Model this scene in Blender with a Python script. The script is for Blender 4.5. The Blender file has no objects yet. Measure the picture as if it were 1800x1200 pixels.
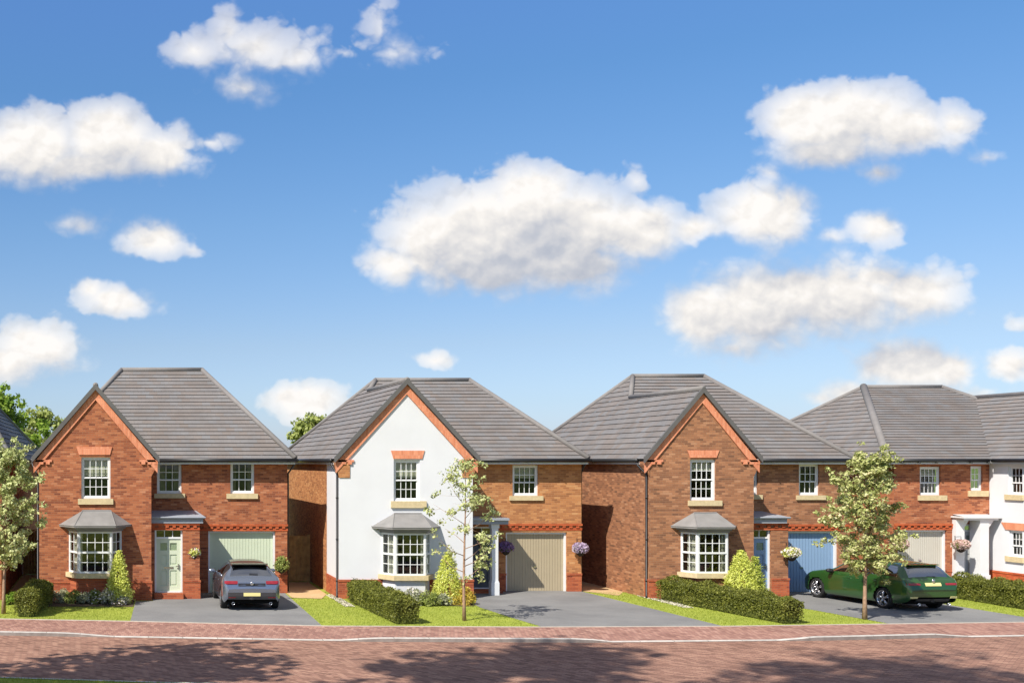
import bpy, math, random
import numpy as np
from mathutils import Vector
from mathutils.geometry import tessellate_polygon

random.seed(7)
scene = bpy.context.scene
col = scene.collection
F = 2000.0          # focal length in photo pixels (photo 1800 wide)
PX, PY = 200.0, 812.0   # principal point in the photo
CH = 4.6            # camera height


def hx(px, Y): return (px - PX) * Y / F
def hz(py, Y): return CH - (py - PY) * Y / F


# ------------------------------------------------------------------ materials
def new_mat(name):
    m = bpy.data.materials.new(name)
    m.use_nodes = True
    nt = m.node_tree
    for n in list(nt.nodes):
        nt.nodes.remove(n)
    out = nt.nodes.new('ShaderNodeOutputMaterial')
    return m, nt, out


class NT:
    def __init__(self, nt): self.nt = nt
    def n(self, t, **kw):
        nd = self.nt.nodes.new(t)
        for k, v in kw.items(): setattr(nd, k, v)
        return nd
    def put(self, sock, v):
        if hasattr(v, 'is_output'): self.nt.links.new(v, sock)
        elif v is not None: sock.default_value = v
    def m(self, op, a, b=None, c=None, clamp=False):
        nd = self.n('ShaderNodeMath', operation=op); nd.use_clamp = clamp
        self.put(nd.inputs[0], a)
        if b is not None: self.put(nd.inputs[1], b)
        if c is not None: self.put(nd.inputs[2], c)
        return nd.outputs[0]
    def vm(self, op, a, b=None, c=None, out=0):
        nd = self.n('ShaderNodeVectorMath', operation=op)
        self.put(nd.inputs[0], a)
        if b is not None: self.put(nd.inputs[1], b)
        if c is not None: self.put(nd.inputs[2], c)
        return nd.outputs['Value'] if out == 'v' else nd.outputs[0]
    def comb(self, x, y, z):
        nd = self.n('ShaderNodeCombineXYZ')
        for i, v in enumerate((x, y, z)): self.put(nd.inputs[i], v)
        return nd.outputs[0]
    def sep(self, v):
        nd = self.n('ShaderNodeSeparateXYZ'); self.put(nd.inputs[0], v)
        return nd.outputs
    def noise(self, vec, scale, detail=3, rough=.55, dim='3D'):
        nd = self.n('ShaderNodeTexNoise'); nd.noise_dimensions = dim
        if vec is not None: self.put(nd.inputs['Vector'], vec)
        nd.inputs['Scale'].default_value = scale
        nd.inputs['Detail'].default_value = detail
        nd.inputs['Roughness'].default_value = rough
        return nd.outputs[0]
    def ramp(self, fac, stops, interp='LINEAR'):
        nd = self.n('ShaderNodeValToRGB'); cr = nd.color_ramp; cr.interpolation = interp
        while len(cr.elements) < len(stops): cr.elements.new(.5)
        for e, (p, c) in zip(cr.elements, stops):
            e.position = p; e.color = (c[0], c[1], c[2], 1)
        self.put(nd.inputs[0], fac)
        return nd.outputs[0]
    def mix(self, fac, a, b, blend='MIX'):
        nd = self.n('ShaderNodeMix', data_type='RGBA', blend_type=blend)
        self.put(nd.inputs[0], fac)
        for s, v in ((nd.inputs[6], a), (nd.inputs[7], b)):
            if isinstance(v, tuple) and len(v) == 3: v = (*v, 1)
            self.put(s, v)
        return nd.outputs[2]
    def mapr(self, v, a, b, c, d, smooth=False):
        nd = self.n('ShaderNodeMapRange')
        if smooth: nd.interpolation_type = 'SMOOTHSTEP'
        self.put(nd.inputs[0], v)
        for i, q in enumerate((a, b, c, d)): nd.inputs[i + 1].default_value = q
        return nd.outputs[0]
    def principled(self, colr, rough=.8, metal=0.0, spec=.5, coat=0.0, bump=None):
        nd = self.n('ShaderNodeBsdfPrincipled')
        if isinstance(colr, tuple) and len(colr) == 3: colr = (*colr, 1)
        self.put(nd.inputs['Base Color'], colr)
        self.put(nd.inputs['Roughness'], rough)
        nd.inputs['Metallic'].default_value = metal
        nd.inputs['Specular IOR Level'].default_value = spec
        nd.inputs['Coat Weight'].default_value = coat
        nd.inputs['Coat Roughness'].default_value = .04
        if bump is not None:
            b = self.n('ShaderNodeBump'); b.inputs['Distance'].default_value = bump[1]
            b.inputs['Strength'].default_value = bump[2] if len(bump) > 2 else 1.0
            self.put(b.inputs['Height'], bump[0]); self.nt.links.new(b.outputs[0], nd.inputs['Normal'])
        return nd.outputs[0]


def plain(name, c, rough=.7, metal=0., spec=.5, coat=0., var=.06, scale=6.):
    m, nt, out = new_mat(name); k = NT(nt)
    tc = k.n('ShaderNodeTexCoord').outputs['Object']
    n = k.noise(tc, scale, 4)
    f = k.mapr(n, .3, .7, 1 - var, 1 + var)
    cc = k.vm('SCALE', (c[0], c[1], c[2]))
    k.put(cc.node.inputs['Scale'], f)
    nt.links.new(k.principled(cc, rough, metal, spec, coat), out.inputs[0])
    return m


def brick_mat(name, stops, mortar, soldier=False, streak=.25):
    m, nt, out = new_mat(name); k = NT(nt)
    tc = k.n('ShaderNodeTexCoord').outputs['Object']
    x, y, z = k.sep(tc)
    nrm = k.vm('ABSOLUTE', k.n('ShaderNodeNewGeometry').outputs['True Normal'])
    nx, ny, nz = k.sep(nrm)
    u = k.m('ADD', k.m('MULTIPLY', x, ny), k.m('MULTIPLY', y, nx))
    bw, bh = (.21, .07) if not soldier else (.07, .21)
    rowf = k.m('DIVIDE', z, bh)
    row = k.m('FLOOR', rowf)
    off = k.m('MULTIPLY', k.m('FLOORED_MODULO', row, 2.0), .5 if not soldier else 0.0)
    cf = k.m('ADD', k.m('DIVIDE', u, bw), off)
    ci = k.m('FLOOR', cf)
    fx = k.m('FRACT', cf); fz = k.m('FRACT', rowf)
    mx = k.m('LESS_THAN', fx, .01 / bw); mz = k.m('LESS_THAN', fz, .01 / bh)
    mm = k.m('MAXIMUM', mx, mz)
    wn = k.n('ShaderNodeTexWhiteNoise', noise_dimensions='2D')
    k.put(wn.inputs['Vector'], k.comb(ci, row, 0.0))
    r = wn.outputs['Value']
    # some neighbouring bricks come from the same pack
    pn = k.noise(k.comb(k.m('MULTIPLY', u, 1.3), k.m('MULTIPLY', z, 5.0), 0.), 1.0, 2)
    r2 = k.m('ADD', k.m('MULTIPLY', r, 1 - streak), k.m('MULTIPLY', k.mapr(pn, .3, .7, 0, 1), streak))
    c = k.ramp(r2, stops)
    grain = k.mapr(k.noise(tc, 60, 2), .3, .7, .85, 1.15)
    gc = k.vm('SCALE', c); k.put(gc.node.inputs['Scale'], grain)
    c2 = k.mix(mm, gc, mortar)
    big = k.mapr(k.noise(tc, .55, 3), .3, .7, .93, 1.07)
    c3 = k.vm('SCALE', c2); k.put(c3.node.inputs['Scale'], big)
    nt.links.new(k.principled(c3, .88, 0, .25, bump=(k.m('SUBTRACT', 1.0, mm), .006, .6)), out.inputs[0])
    return m


def tile_mat(name, base, hue=.08):
    m, nt, out = new_mat(name); k = NT(nt)
    uv = k.n('ShaderNodeUVMap').outputs[0]
    u, v, _ = k.sep(uv)
    row = k.m('FLOOR', k.m('DIVIDE', v, .25))
    cf = k.m('ADD', k.m('DIVIDE', u, .3), k.m('MULTIPLY', k.m('FLOORED_MODULO', row, 2.0), .5))
    ci = k.m('FLOOR', cf)
    wn = k.n('ShaderNodeTexWhiteNoise', noise_dimensions='2D')
    k.put(wn.inputs['Vector'], k.comb(ci, row, 0.0))
    r = wn.outputs['Value']
    gap = k.m('LESS_THAN', k.m('FRACT', cf), .03)
    f = k.mapr(r, 0, 1, .95, 1.05)
    tc = k.n('ShaderNodeTexCoord').outputs['Object']
    f2 = k.m('MULTIPLY', f, k.mapr(k.noise(tc, .9, 5, .65), .3, .7, .85, 1.15))
    f3 = k.m('MULTIPLY', f2, k.mapr(k.noise(tc, 25, 3), .3, .7, .92, 1.08))
    c = k.ramp(wn.outputs['Value'], [(0, (base[0] * 1.05, base[1] * .98, base[2] * .94)), (1, (base[0] * .95, base[1], base[2] * 1.06))])
    cs = k.vm('SCALE', c); k.put(cs.node.inputs['Scale'], f3)
    c2 = k.mix(gap, cs, (base[0] * .84, base[1] * .84, base[2] * .84))
    nt.links.new(k.principled(c2, .75, 0, .35), out.inputs[0])
    return m


def leaf_mat(name, stops, trans=.35, rough=.55):
    m, nt, out = new_mat(name); k = NT(nt)
    r = k.n('ShaderNodeNewGeometry').outputs['Random Per Island']
    tc = k.n('ShaderNodeTexCoord').outputs['Object']
    n = k.noise(tc, 2.2, 3)
    f = k.m('ADD', k.m('MULTIPLY', r, .6), k.m('MULTIPLY', k.mapr(n, .3, .7, 0, 1), .4))
    c = k.ramp(f, stops)
    p = k.principled(c, rough, 0, .35)
    t = k.n('ShaderNodeBsdfTranslucent')
    nt.links.new(c, t.inputs[0])
    mx = k.n('ShaderNodeMixShader'); mx.inputs[0].default_value = trans
    nt.links.new(p, mx.inputs[1]); nt.links.new(t.outputs[0], mx.inputs[2])
    nt.links.new(mx.outputs[0], out.inputs[0])
    return m


def glass_mat(name, tint=(.75, .8, .78), refl=1.0):
    m, nt, out = new_mat(name); k = NT(nt)
    tr = k.n('ShaderNodeBsdfTransparent'); tr.inputs[0].default_value = (*tint, 1)
    gl = k.n('ShaderNodeBsdfGlossy'); gl.inputs['Roughness'].default_value = .03
    tc = k.n('ShaderNodeTexCoord').outputs['Object']
    b = k.n('ShaderNodeBump'); b.inputs['Distance'].default_value = .004; b.inputs['Strength'].default_value = .25
    nt.links.new(k.noise(tc, 2.5, 1), b.inputs['Height']); nt.links.new(b.outputs[0], gl.inputs['Normal'])
    gm = k.n('ShaderNodeNewGeometry')      # Schlick reflection, the same from both sides of the pane
    ca = k.m('ABSOLUTE', k.vm('DOT_PRODUCT', gm.outputs['Incoming'], gm.outputs['Normal'], out='v'))
    fr = k.m('ADD', .045, k.m('MULTIPLY', .955, k.m('POWER', k.m('SUBTRACT', 1.0, ca, clamp=True), 5.0)))
    mx = k.n('ShaderNodeMixShader')
    nt.links.new(k.m('MULTIPLY', fr, refl, clamp=True), mx.inputs[0])
    nt.links.new(tr.outputs[0], mx.inputs[1]); nt.links.new(gl.outputs[0], mx.inputs[2])
    nt.links.new(mx.outputs[0], out.inputs[0])
    return m


def ground_mat(name, c1, c2, scale, fine, rough=.95, bump=.004):
    m, nt, out = new_mat(name); k = NT(nt)
    tc = k.n('ShaderNodeTexCoord').outputs['Object']
    a = k.noise(tc, scale, 5, .6); b = k.noise(tc, fine, 3, .6)
    f = k.m('ADD', k.m('MULTIPLY', k.mapr(a, .3, .7, 0, 1), .5), k.m('MULTIPLY', k.mapr(b, .3, .7, 0, 1), .5))
    c = k.ramp(f, [(0.1, c1), (.9, c2)])
    nt.links.new(k.principled(c, rough, 0, .3, bump=(b, bump)), out.inputs[0])
    return m


def paver_mat(name, stops, mortar, bw, bh, ang, joint=.012, herring=False):
    m, nt, out = new_mat(name); k = NT(nt)
    tc = k.n('ShaderNodeTexCoord').outputs['Object']
    mp = k.n('ShaderNodeMapping'); mp.inputs['Rotation'].default_value = (0, 0, ang)
    k.put(mp.inputs[0], tc)
    x, y, z = k.sep(mp.outputs[0])
    rf = k.m('DIVIDE', y, bh); row = k.m('FLOOR', rf)
    cf = k.m('ADD', k.m('DIVIDE', x, bw), k.m('MULTIPLY', k.m('FLOORED_MODULO', row, 2.0), .5))
    ci = k.m('FLOOR', cf)
    mm = k.m('MAXIMUM', k.m('LESS_THAN', k.m('FRACT', cf), joint / bw), k.m('LESS_THAN', k.m('FRACT', rf), joint / bh))
    wn = k.n('ShaderNodeTexWhiteNoise', noise_dimensions='2D')
    k.put(wn.inputs['Vector'], k.comb(ci, row, 0.0))
    pn = k.mapr(k.noise(tc, 1.1, 4, .6), .3, .7, 0, 1)
    r2 = k.m('ADD', k.m('MULTIPLY', wn.outputs['Value'], .72), k.m('MULTIPLY', pn, .28))
    c = k.ramp(r2, stops)
    dirt = k.mapr(k.noise(tc, .35, 5, .6), .3, .7, .86, 1.12)
    cs = k.vm('SCALE', c); k.put(cs.node.inputs['Scale'], dirt)
    c2 = k.mix(mm, cs, mortar)
    nt.links.new(k.principled(c2, .85, 0, .3, bump=(k.m('SUBTRACT', 1.0, mm), .006)), out.inputs[0])
    return m


def rib_mat(name, c, rough=.45):
    return plain(name, c, rough, 0, .4, 0, .03, 3)


M = {}
M['brick_red'] = brick_mat('red_brick', [(0, (.14, .045, .028)), (.2, (.24, .074, .037)), (.5, (.37, .12, .053)), (.8, (.43, .155, .07)), (.95, (.5, .22, .12)), (1, (.58, .36, .24))], (.33, .16, .095))
M['brick_orange'] = brick_mat('orange_brick', [(0, (.25, .105, .043)), (.25, (.36, .15, .06)), (.55, (.45, .195, .075)), (.8, (.52, .24, .095)), (1, (.56, .31, .14))], (.44, .23, .12))
M['brick_brown'] = brick_mat('brown_brick', [(0, (.14, .07, .042)), (.25, (.24, .105, .056)), (.55, (.33, .145, .072)), (.8, (.4, .182, .092)), (1, (.46, .25, .145))], (.31, .175, .105))
M['brick_rubbed'] = brick_mat('rubbed_brick', [(0, (.58, .2, .1)), (.5, (.67, .25, .135)), (1, (.73, .31, .175))], (.66, .29, .18), soldier=True, streak=.1)
M['brick_dentil'] = brick_mat('dentil_brick', [(0, (.38, .07, .022)), (.5, (.5, .1, .035)), (1, (.56, .14, .05))], (.4, .13, .06), streak=.1)
M['brick_plinth'] = brick_mat('plinth_brick', [(0, (.24, .055, .028)), (.5, (.4, .1, .042)), (1, (.47, .14, .06))], (.34, .14, .08))
M['render'] = plain('white_render', (.675, .68, .7), .9, 0, .2, 0, .03, 1.2)
M['upvc'] = plain('white_window_frame', (.74, .74, .74), .35, 0, .5, 0, .015, 3)
M['paint_white'] = plain('white_paint', (.68, .69, .7), .45, 0, .5, 0, .03, 3)
M['fascia'] = plain('pale_fascia', (.62, .64, .68), .4, 0, .5, 0, .03, 3)
M['gutter'] = plain('black_plastic', (.018, .018, .02), .4, 0, .5, 0, .1, 4)
M['stone'] = plain('buff_stone', (.58, .47, .28), .85, 0, .25, 0, .12, 9)
M['lead'] = plain('lead_grey', (.22, .212, .205), .55, 0, .5, 0, .14, 2.2)
M['lead_trim'] = plain('lead_trim', (.24, .26, .29), .5, 0, .5, 0, .08, 3)
M['canopy'] = plain('canopy_grey', (.3, .32, .36), .5, 0, .5, 0, .07, 3)
M['tile'] = tile_mat('grey_roof_tile', (.18, .165, .157))
M['tile_slate'] = tile_mat('slate_roof_tile', (.12, .125, .14))
M['ridge'] = plain('ridge_tile', (.2, .185, .178), .75, 0, .35, 0, .1, 3)
M['verge'] = plain('verge_trim', (.115, .11, .107), .65, 0, .4, 0, .12, 3)
M['glass'] = glass_mat('window_glass', (.84, .87, .84), 1.0)
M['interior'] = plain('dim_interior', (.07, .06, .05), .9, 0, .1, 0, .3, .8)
M['curtain'] = plain('cream_curtain', (.6, .55, .48), .9, 0, .1, 0, .1, 7)
M['blind'] = plain('cream_blind', (.72, .66, .56), .9, 0, .1, 0, .05, 4)
M['door_sage'] = rib_mat('sage_green_paint', (.58, .64, .48))
M['door_taupe'] = rib_mat('taupe_paint', (.42, .35, .235))
M['door_blue'] = rib_mat('blue_paint', (.23, .35, .52))
M['door_cream'] = rib_mat('stone_grey_paint', (.55, .52, .45))
M['door_grey'] = rib_mat('dark_grey_paint', (.07, .08, .095))
M['door_pale'] = rib_mat('pale_grey_paint', (.45, .46, .46))
M['chrome'] = plain('chrome', (.7, .7, .72), .15, 1., .5, 0, .02, 3)
M['wood'] = plain('fence_wood', (.42, .29, .12), .85, 0, .2, 0, .3, 5)
M['lawn'] = ground_mat('lawn_turf', (.22, .265, .035), (.36, .4, .062), .7, 30)
M['field'] = ground_mat('rough_grass', (.08, .13, .02), (.15, .2, .04), .3, 8)
M['asphalt'] = ground_mat('driveway_asphalt', (.14, .14, .143), (.25, .247, .243), .55, 55)
M['path'] = ground_mat('buff_path', (.45, .3, .15), (.58, .41, .23), 1.5, 20)
M['soil'] = ground_mat('border_soil', (.05, .035, .022), (.11, .08, .05), 2, 25)
M['gravel'] = ground_mat('pale_gravel', (.42, .38, .28), (.7, .66, .55), 3, 45, bump=.02)
M['pavers'] = paver_mat('road_pavers', [(0, (.155, .08, .058)), (.3, (.245, .13, .093)), (.6, (.32, .176, .126)), (1, (.405, .238, .168))], (.18, .105, .08), .21, .105, .75)
M['pavers_walk'] = paver_mat('pavement_pavers', [(0, (.2, .095, .075)), (.3, (.29, .15, .12)), (.6, (.36, .195, .15)), (1, (.43, .25, .2))], (.22, .14, .11), .105, .21, .04)
M['kerb'] = plain('concrete_kerb', (.6, .56, .52), .85, 0, .25, 0, .12, 4)
def kerb_mat():
    m, nt, out = new_mat('kerb_stone'); k = NT(nt)
    tc = k.n('ShaderNodeTexCoord').outputs['Object']; x, y, z = k.sep(tc)
    c = k.ramp(k.noise(tc, 5, 5, .6), [(.25, (.4, .37, .34)), (.75, (.58, .545, .5))])
    wn = k.n('ShaderNodeTexWhiteNoise', noise_dimensions='1D'); k.put(wn.inputs['W'], k.m('FLOOR', k.m('DIVIDE', x, .915)))
    sc = k.vm('SCALE', c); k.put(sc.node.inputs['Scale'], k.mapr(wn.outputs['Value'], 0, 1, .88, 1.08))
    c2 = k.mix(k.m('LESS_THAN', k.m('FRACT', k.m('DIVIDE', x, .915)), .02), sc, (.2, .18, .16))
    nt.links.new(k.principled(c2, .88, 0, .25), out.inputs[0]); return m
M['kerb'] = kerb_mat()
M['edging'] = plain('pale_edging', (.5, .45, .38), .85, 0, .25, 0, .12, 4)
M['bark'] = plain('young_bark', (.33, .21, .14), .9, 0, .2, 0, .3, 12)
M['bark_dark'] = plain('old_bark', (.1, .075, .055), .9, 0, .2, 0, .3, 6)
M['leaf_pale'] = leaf_mat('pale_leaves', [(0, (.19, .23, .06)), (.35, (.38, .43, .15)), (.7, (.57, .59, .28)), (1, (.72, .69, .44))], .22)
M['leaf_blush'] = leaf_mat('blush_leaves', [(0, (.15, .18, .04)), (.3, (.33, .37, .11)), (.6, (.5, .51, .2)), (.85, (.64, .6, .34)), (1, (.6, .3, .18))], .22)
M['leaf_bright'] = leaf_mat('bright_leaves', [(0, (.08, .16, .02)), (.4, (.2, .32, .035)), (.8, (.36, .48, .07)), (1, (.48, .58, .12))], .4)
M['leaf_yellowgreen'] = leaf_mat('olive_leaves', [(0, (.14, .19, .04)), (.5, (.33, .38, .1)), (1, (.5, .52, .17))], .4)
M['leaf_hedge'] = leaf_mat('hedge_leaves', [(0, (.06, .07, .012)), (.4, (.14, .155, .024)), (.75, (.24, .25, .042)), (1, (.38, .36, .085))], .3)
M['leaf_conifer'] = leaf_mat('conifer_sprays', [(0, (.4, .43, .06)), (.4, (.62, .66, .12)), (.8, (.78, .8, .24)), (1, (.85, .85, .42))], .3)
M['leaf_conifer_green'] = leaf_mat('green_conifer_sprays', [(0, (.26, .33, .05)), (.5, (.46, .52, .09)), (1, (.62, .65, .16))], .3)
M['leaf_silver'] = leaf_mat('silver_leaves', [(0, (.16, .19, .1)), (.5, (.38, .4, .24)), (.85, (.58, .57, .4)), (1, (.72, .68, .55))])
M['leaf_green'] = leaf_mat('shrub_leaves', [(0, (.12, .16, .035)), (.5, (.28, .33, .08)), (.85, (.45, .48, .14)), (1, (.6, .56, .24))])
M['leaf_gold'] = leaf_mat('golden_leaves', [(0, (.26, .2, .025)), (.4, (.52, .4, .05)), (.8, (.68, .52, .09)), (1, (.6, .28, .07))])
M['leaf_dark'] = leaf_mat('tree_leaves', [(0, (.03, .06, .01)), (.5, (.08, .13, .02)), (1, (.16, .22, .04))])
M['petal_white'] = leaf_mat('white_petals', [(0, (.6, .55, .5)), (.6, (.8, .76, .72)), (1, (.8, .6, .58))], .3)
M['petal_pink'] = leaf_mat('pink_petals', [(0, (.6, .36, .34)), (.5, (.75, .55, .5)), (1, (.82, .72, .68))], .3)
M['petal_lilac'] = leaf_mat('lilac_petals', [(0, (.36, .26, .42)), (.5, (.56, .44, .6)), (1, (.8, .7, .8))], .3)
M['petal_purple'] = leaf_mat('purple_petals', [(0, (.16, .08, .24)), (.5, (.3, .17, .4)), (1, (.5, .35, .58))], .3)
M['basket'] = plain('basket_liner', (.05, .04, .03), .9, 0, .2, 0, .3, 12)
M['paint_silver'] = plain('silver_blue_paint', (.22, .25, .31), .24, .7, .5, .8, .01, 2)
M['paint_green'] = plain('dark_green_paint', (.025, .09, .018), .28, .25, .5, 1., .02, 2)
M['car_glass'] = glass_mat('car_glass', (.16, .2, .22), 11.)
M['car_black'] = plain('black_trim', (.015, .015, .017), .45, 0, .5, 0, .05, 4)
M['car_grey'] = plain('dark_grey_roof', (.05, .05, .055), .3, .3, .5, .6, .02, 2)
M['tyre'] = plain('tyre_rubber', (.016, .016, .017), .85, 0, .3, 0, .1, 9)
M['alloy'] = plain('alloy_rim', (.5, .5, .52), .25, .9, .5, 0, .03, 5)
M['lamp_red'] = plain('red_lamp', (.26, .012, .02), .15, 0, .6, .8, .15, 20)
M['lamp_dark'] = plain('smoked_lamp', (.1, .012, .015), .15, 0, .6, .8, .1, 20)
M['plate_yellow'] = plain('yellow_plate', (.75, .66, .28), .4, 0, .5, 0, .03, 9)
M['liner'] = plain('black_liner', (.008, .008, .008), .9, 0, .1, 0, .05, 4)


# ------------------------------------------------------------------ mesh builder
class MB:
    def __init__(self): self.v = []; self.f = []; self.uv = None
    def add(self, pts, faces):
        b = len(self.v); self.v += [tuple(p) for p in pts]
        self.f += [tuple(i + b for i in fc) for fc in faces]
    def quad(self, a, b, c, d): self.add((a, b, c, d), ((0, 1, 2, 3),))
    def box(self, x0, x1, y0, y1, z0, z1):
        p = [(x, y, z) for z in (z0, z1) for y in (y0, y1) for x in (x0, x1)]
        self.add(p, ((0, 2, 3, 1), (4, 5, 7, 6), (0, 1, 5, 4), (2, 6, 7, 3), (0, 4, 6, 2), (1, 3, 7, 5)))
    def obox(self, B, u0, u1, d0, d1, z0, z1):
        O, U, N = B
        p = [O + U * u + N * d + Vector((0, 0, z)) for z in (z0, z1) for d in (d0, d1) for u in (u0, u1)]
        self.add(p, ((0, 1, 3, 2), (4, 6, 7, 5), (0, 4, 5, 1), (2, 3, 7, 6), (0, 2, 6, 4), (1, 5, 7, 3)))
    def prism_y(self, poly, y0, y1):      # poly in (x,z), extruded along y
        n = len(poly)
        self.add([(x, y0, z) for x, z in poly] + [(x, y1, z) for x, z in poly],
                 [tuple(range(n)), tuple(range(2 * n - 1, n - 1, -1))] + [(i, (i + n), (i + 1) % n + n, (i + 1) % n) for i in range(n)])
    def prism_z(self, poly, z0, z1):
        n = len(poly)
        self.add([(x, y, z0) for x, y in poly] + [(x, y, z1) for x, y in poly],
                 [tuple(range(n - 1, -1, -1)), tuple(range(n, 2 * n))] + [(i, (i + 1) % n, (i + 1) % n + n, i + n) for i in range(n)])
    def tube(self, path, radii, sides=8, caps=True):
        path = [Vector(p) for p in path]
        if not hasattr(radii, '__len__'): radii = [radii] * len(path)
        rings = []
        prev = None
        for i, p in enumerate(path):
            t = (path[min(i + 1, len(path) - 1)] - path[max(i - 1, 0)]).normalized()
            a = prev if prev is not None else (Vector((0, 0, 1)) if abs(t.z) < .9 else Vector((1, 0, 0)))
            a = (a - t * a.dot(t))
            a = a.normalized() if a.length > 1e-6 else t.orthogonal().normalized()
            prev = a
            b = t.cross(a)
            rings.append([p + (a * math.cos(q) + b * math.sin(q)) * radii[i] for q in [2 * math.pi * j / sides for j in range(sides)]])
        base = len(self.v)
        for r in rings: self.v += [tuple(q) for q in r]
        for i in range(len(path) - 1):
            for j in range(sides):
                a = base + i * sides + j; b = base + i * sides + (j + 1) % sides
                self.f.append((a, b, b + sides, a + sides))
        if caps:
            self.f.append(tuple(base + j for j in range(sides - 1, -1, -1)))
            e = base + (len(path) - 1) * sides
            self.f.append(tuple(e + j for j in range(sides)))
    def lathe(self, C, axis, prof, sides=24):   # prof (r, h) along axis
        axis = Vector(axis).normalized(); a = axis.orthogonal().normalized(); b = axis.cross(a); C = Vector(C)
        base = len(self.v)
        for r, h in prof:
            for j in range(sides):
                q = 2 * math.pi * j / sides
                self.v.append(tuple(C + axis * h + (a * math.cos(q) + b * math.sin(q)) * r))
        for i in range(len(prof) - 1):
            for j in range(sides):
                p = base + i * sides + j; q = base + i * sides + (j + 1) % sides
                self.f.append((p, q, q + sides, p + sides))
    def wall(self, kind, c, outer, holes=(), reveal=0.1, inward=1):
        """polygon wall with openings; kind 'y': plane y=c, coords (x,z); kind 'x': plane x=c, coords (y,z)"""
        def P(u, z, d=0.): return (u, c + d, z) if kind == 'y' else (c + d, u, z)
        loops = [list(outer)] + [[(u0, z0), (u1, z0), (u1, z1), (u0, z1)] for (u0, u1, z0, z1) in holes]
        flat = [p for l in loops for p in l]
        tris = tessellate_polygon([[Vector((u, z, 0)) for u, z in l] for l in loops])
        self.add([P(u, z) for u, z in flat], [tuple(t) for t in tris])
        d = reveal * inward
        for (u0, u1, z0, z1) in holes:
            for (a, b) in (((u0, z0), (u1, z0)), ((u1, z0), (u1, z1)), ((u1, z1), (u0, z1)), ((u0, z1), (u0, z0))):
                self.quad(P(*a), P(*b), P(*b, d), P(*a, d))
    def build(self, name, mat, parent=None, smooth=False):
        me = bpy.data.meshes.new(name)
        o = bpy.data.objects.new(name, me)
        org = Vector((0, 0, 0))
        if parent is not None:
            r = parent
            while r.parent is not None: r = r.parent
            org = Vector(r.location)
        me.from_pydata([(x - org.x, y - org.y, z - org.z) for x, y, z in self.v], [], self.f)
        if self.uv:
            l = me.uv_layers.new(name='UVMap')
            flat = [c for p in self.uv for c in p]
            l.data.foreach_set('uv', flat)
        if mat: me.materials.append(mat)
        if smooth: me.polygons.foreach_set('use_smooth', [True] * len(me.polygons))
        me.update()
        col.objects.link(o)
        if parent is not None: o.parent = parent
        return o


def tag(o, label=None, cat=None, group=None, kind=None):
    if label: o['label'] = label
    if cat: o['category'] = cat
    if group: o['group'] = group
    if kind: o['kind'] = kind
    return o


def empty(name, loc, label, cat, group=None):
    o = bpy.data.objects.new(name, None); col.objects.link(o)
    o.location = loc; o.empty_display_size = .3
    return tag(o, label, cat, group)


def np_mesh(name, V, Q, mat, parent=None, loc=(0, 0, 0)):
    """V (n,3) world coords, Q (m,4) quads"""
    org = Vector(loc)
    if parent is not None:
        r = parent
        while r.parent is not None: r = r.parent
        org = Vector(r.location)
    V = np.asarray(V, dtype=np.float32) - np.array(org, dtype=np.float32)
    me = bpy.data.meshes.new(name)
    me.vertices.add(len(V)); me.vertices.foreach_set('co', V.ravel())
    k = Q.shape[1]
    me.loops.add(Q.size); me.loops.foreach_set('vertex_index', Q.astype(np.int32).ravel())
    me.polygons.add(len(Q))
    me.polygons.foreach_set('loop_start', np.arange(0, Q.size, k, dtype=np.int32))
    try: me.polygons.foreach_set('loop_total', np.full(len(Q), k, dtype=np.int32))
    except Exception: pass
    me.materials.append(mat)
    me.update(calc_edges=True); me.validate()
    o = bpy.data.objects.new(name, me); col.objects.link(o)
    if parent is not None: o.parent = parent
    else: o.location = org
    return o


def leaves(P, rng, lmin, lmax, aspect=.55, up=.3, out=None, jit=.55):
    """rhombus leaves at the points P, facing roughly along out (n,3); returns V, Q"""
    n = len(P)
    a = rng.normal(size=(n, 3)); a /= np.linalg.norm(a, axis=1, keepdims=True)
    nrm = rng.normal(size=(n, 3))
    if out is not None:
        o = out / (np.linalg.norm(out, axis=1, keepdims=True) + 1e-9)
        nrm = o + nrm * jit
    nrm[:, 2] = nrm[:, 2] + up * (3 if out is None else 1)
    b = np.cross(nrm, a); b /= (np.linalg.norm(b, axis=1, keepdims=True) + 1e-9)
    l = rng.uniform(lmin, lmax, size=(n, 1)); w = l * aspect
    V = np.empty((n, 4, 3))
    V[:, 0] = P - a * l / 2; V[:, 1] = P + b * w / 2 - a * l * .05; V[:, 2] = P + a * l / 2; V[:, 3] = P - b * w / 2 - a * l * .05
    return V.reshape(-1, 3), np.arange(n * 4).reshape(n, 4)


# ------------------------------------------------------------------ roofs
TG = .25


def clip(poly, axis, val, keep_ge):
    out = []
    n = len(poly)
    for i in range(n):
        p, q = poly[i], poly[(i + 1) % n]
        ip = (p[axis] >= val - 1e-9) if keep_ge else (p[axis] <= val + 1e-9)
        iq = (q[axis] >= val - 1e-9) if keep_ge else (q[axis] <= val + 1e-9)
        if ip: out.append(p)
        if ip != iq:
            t = (val - p[axis]) / (q[axis] - p[axis])
            out.append((p[0] + t * (q[0] - p[0]), p[1] + t * (q[1] - p[1])))
    return out


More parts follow.
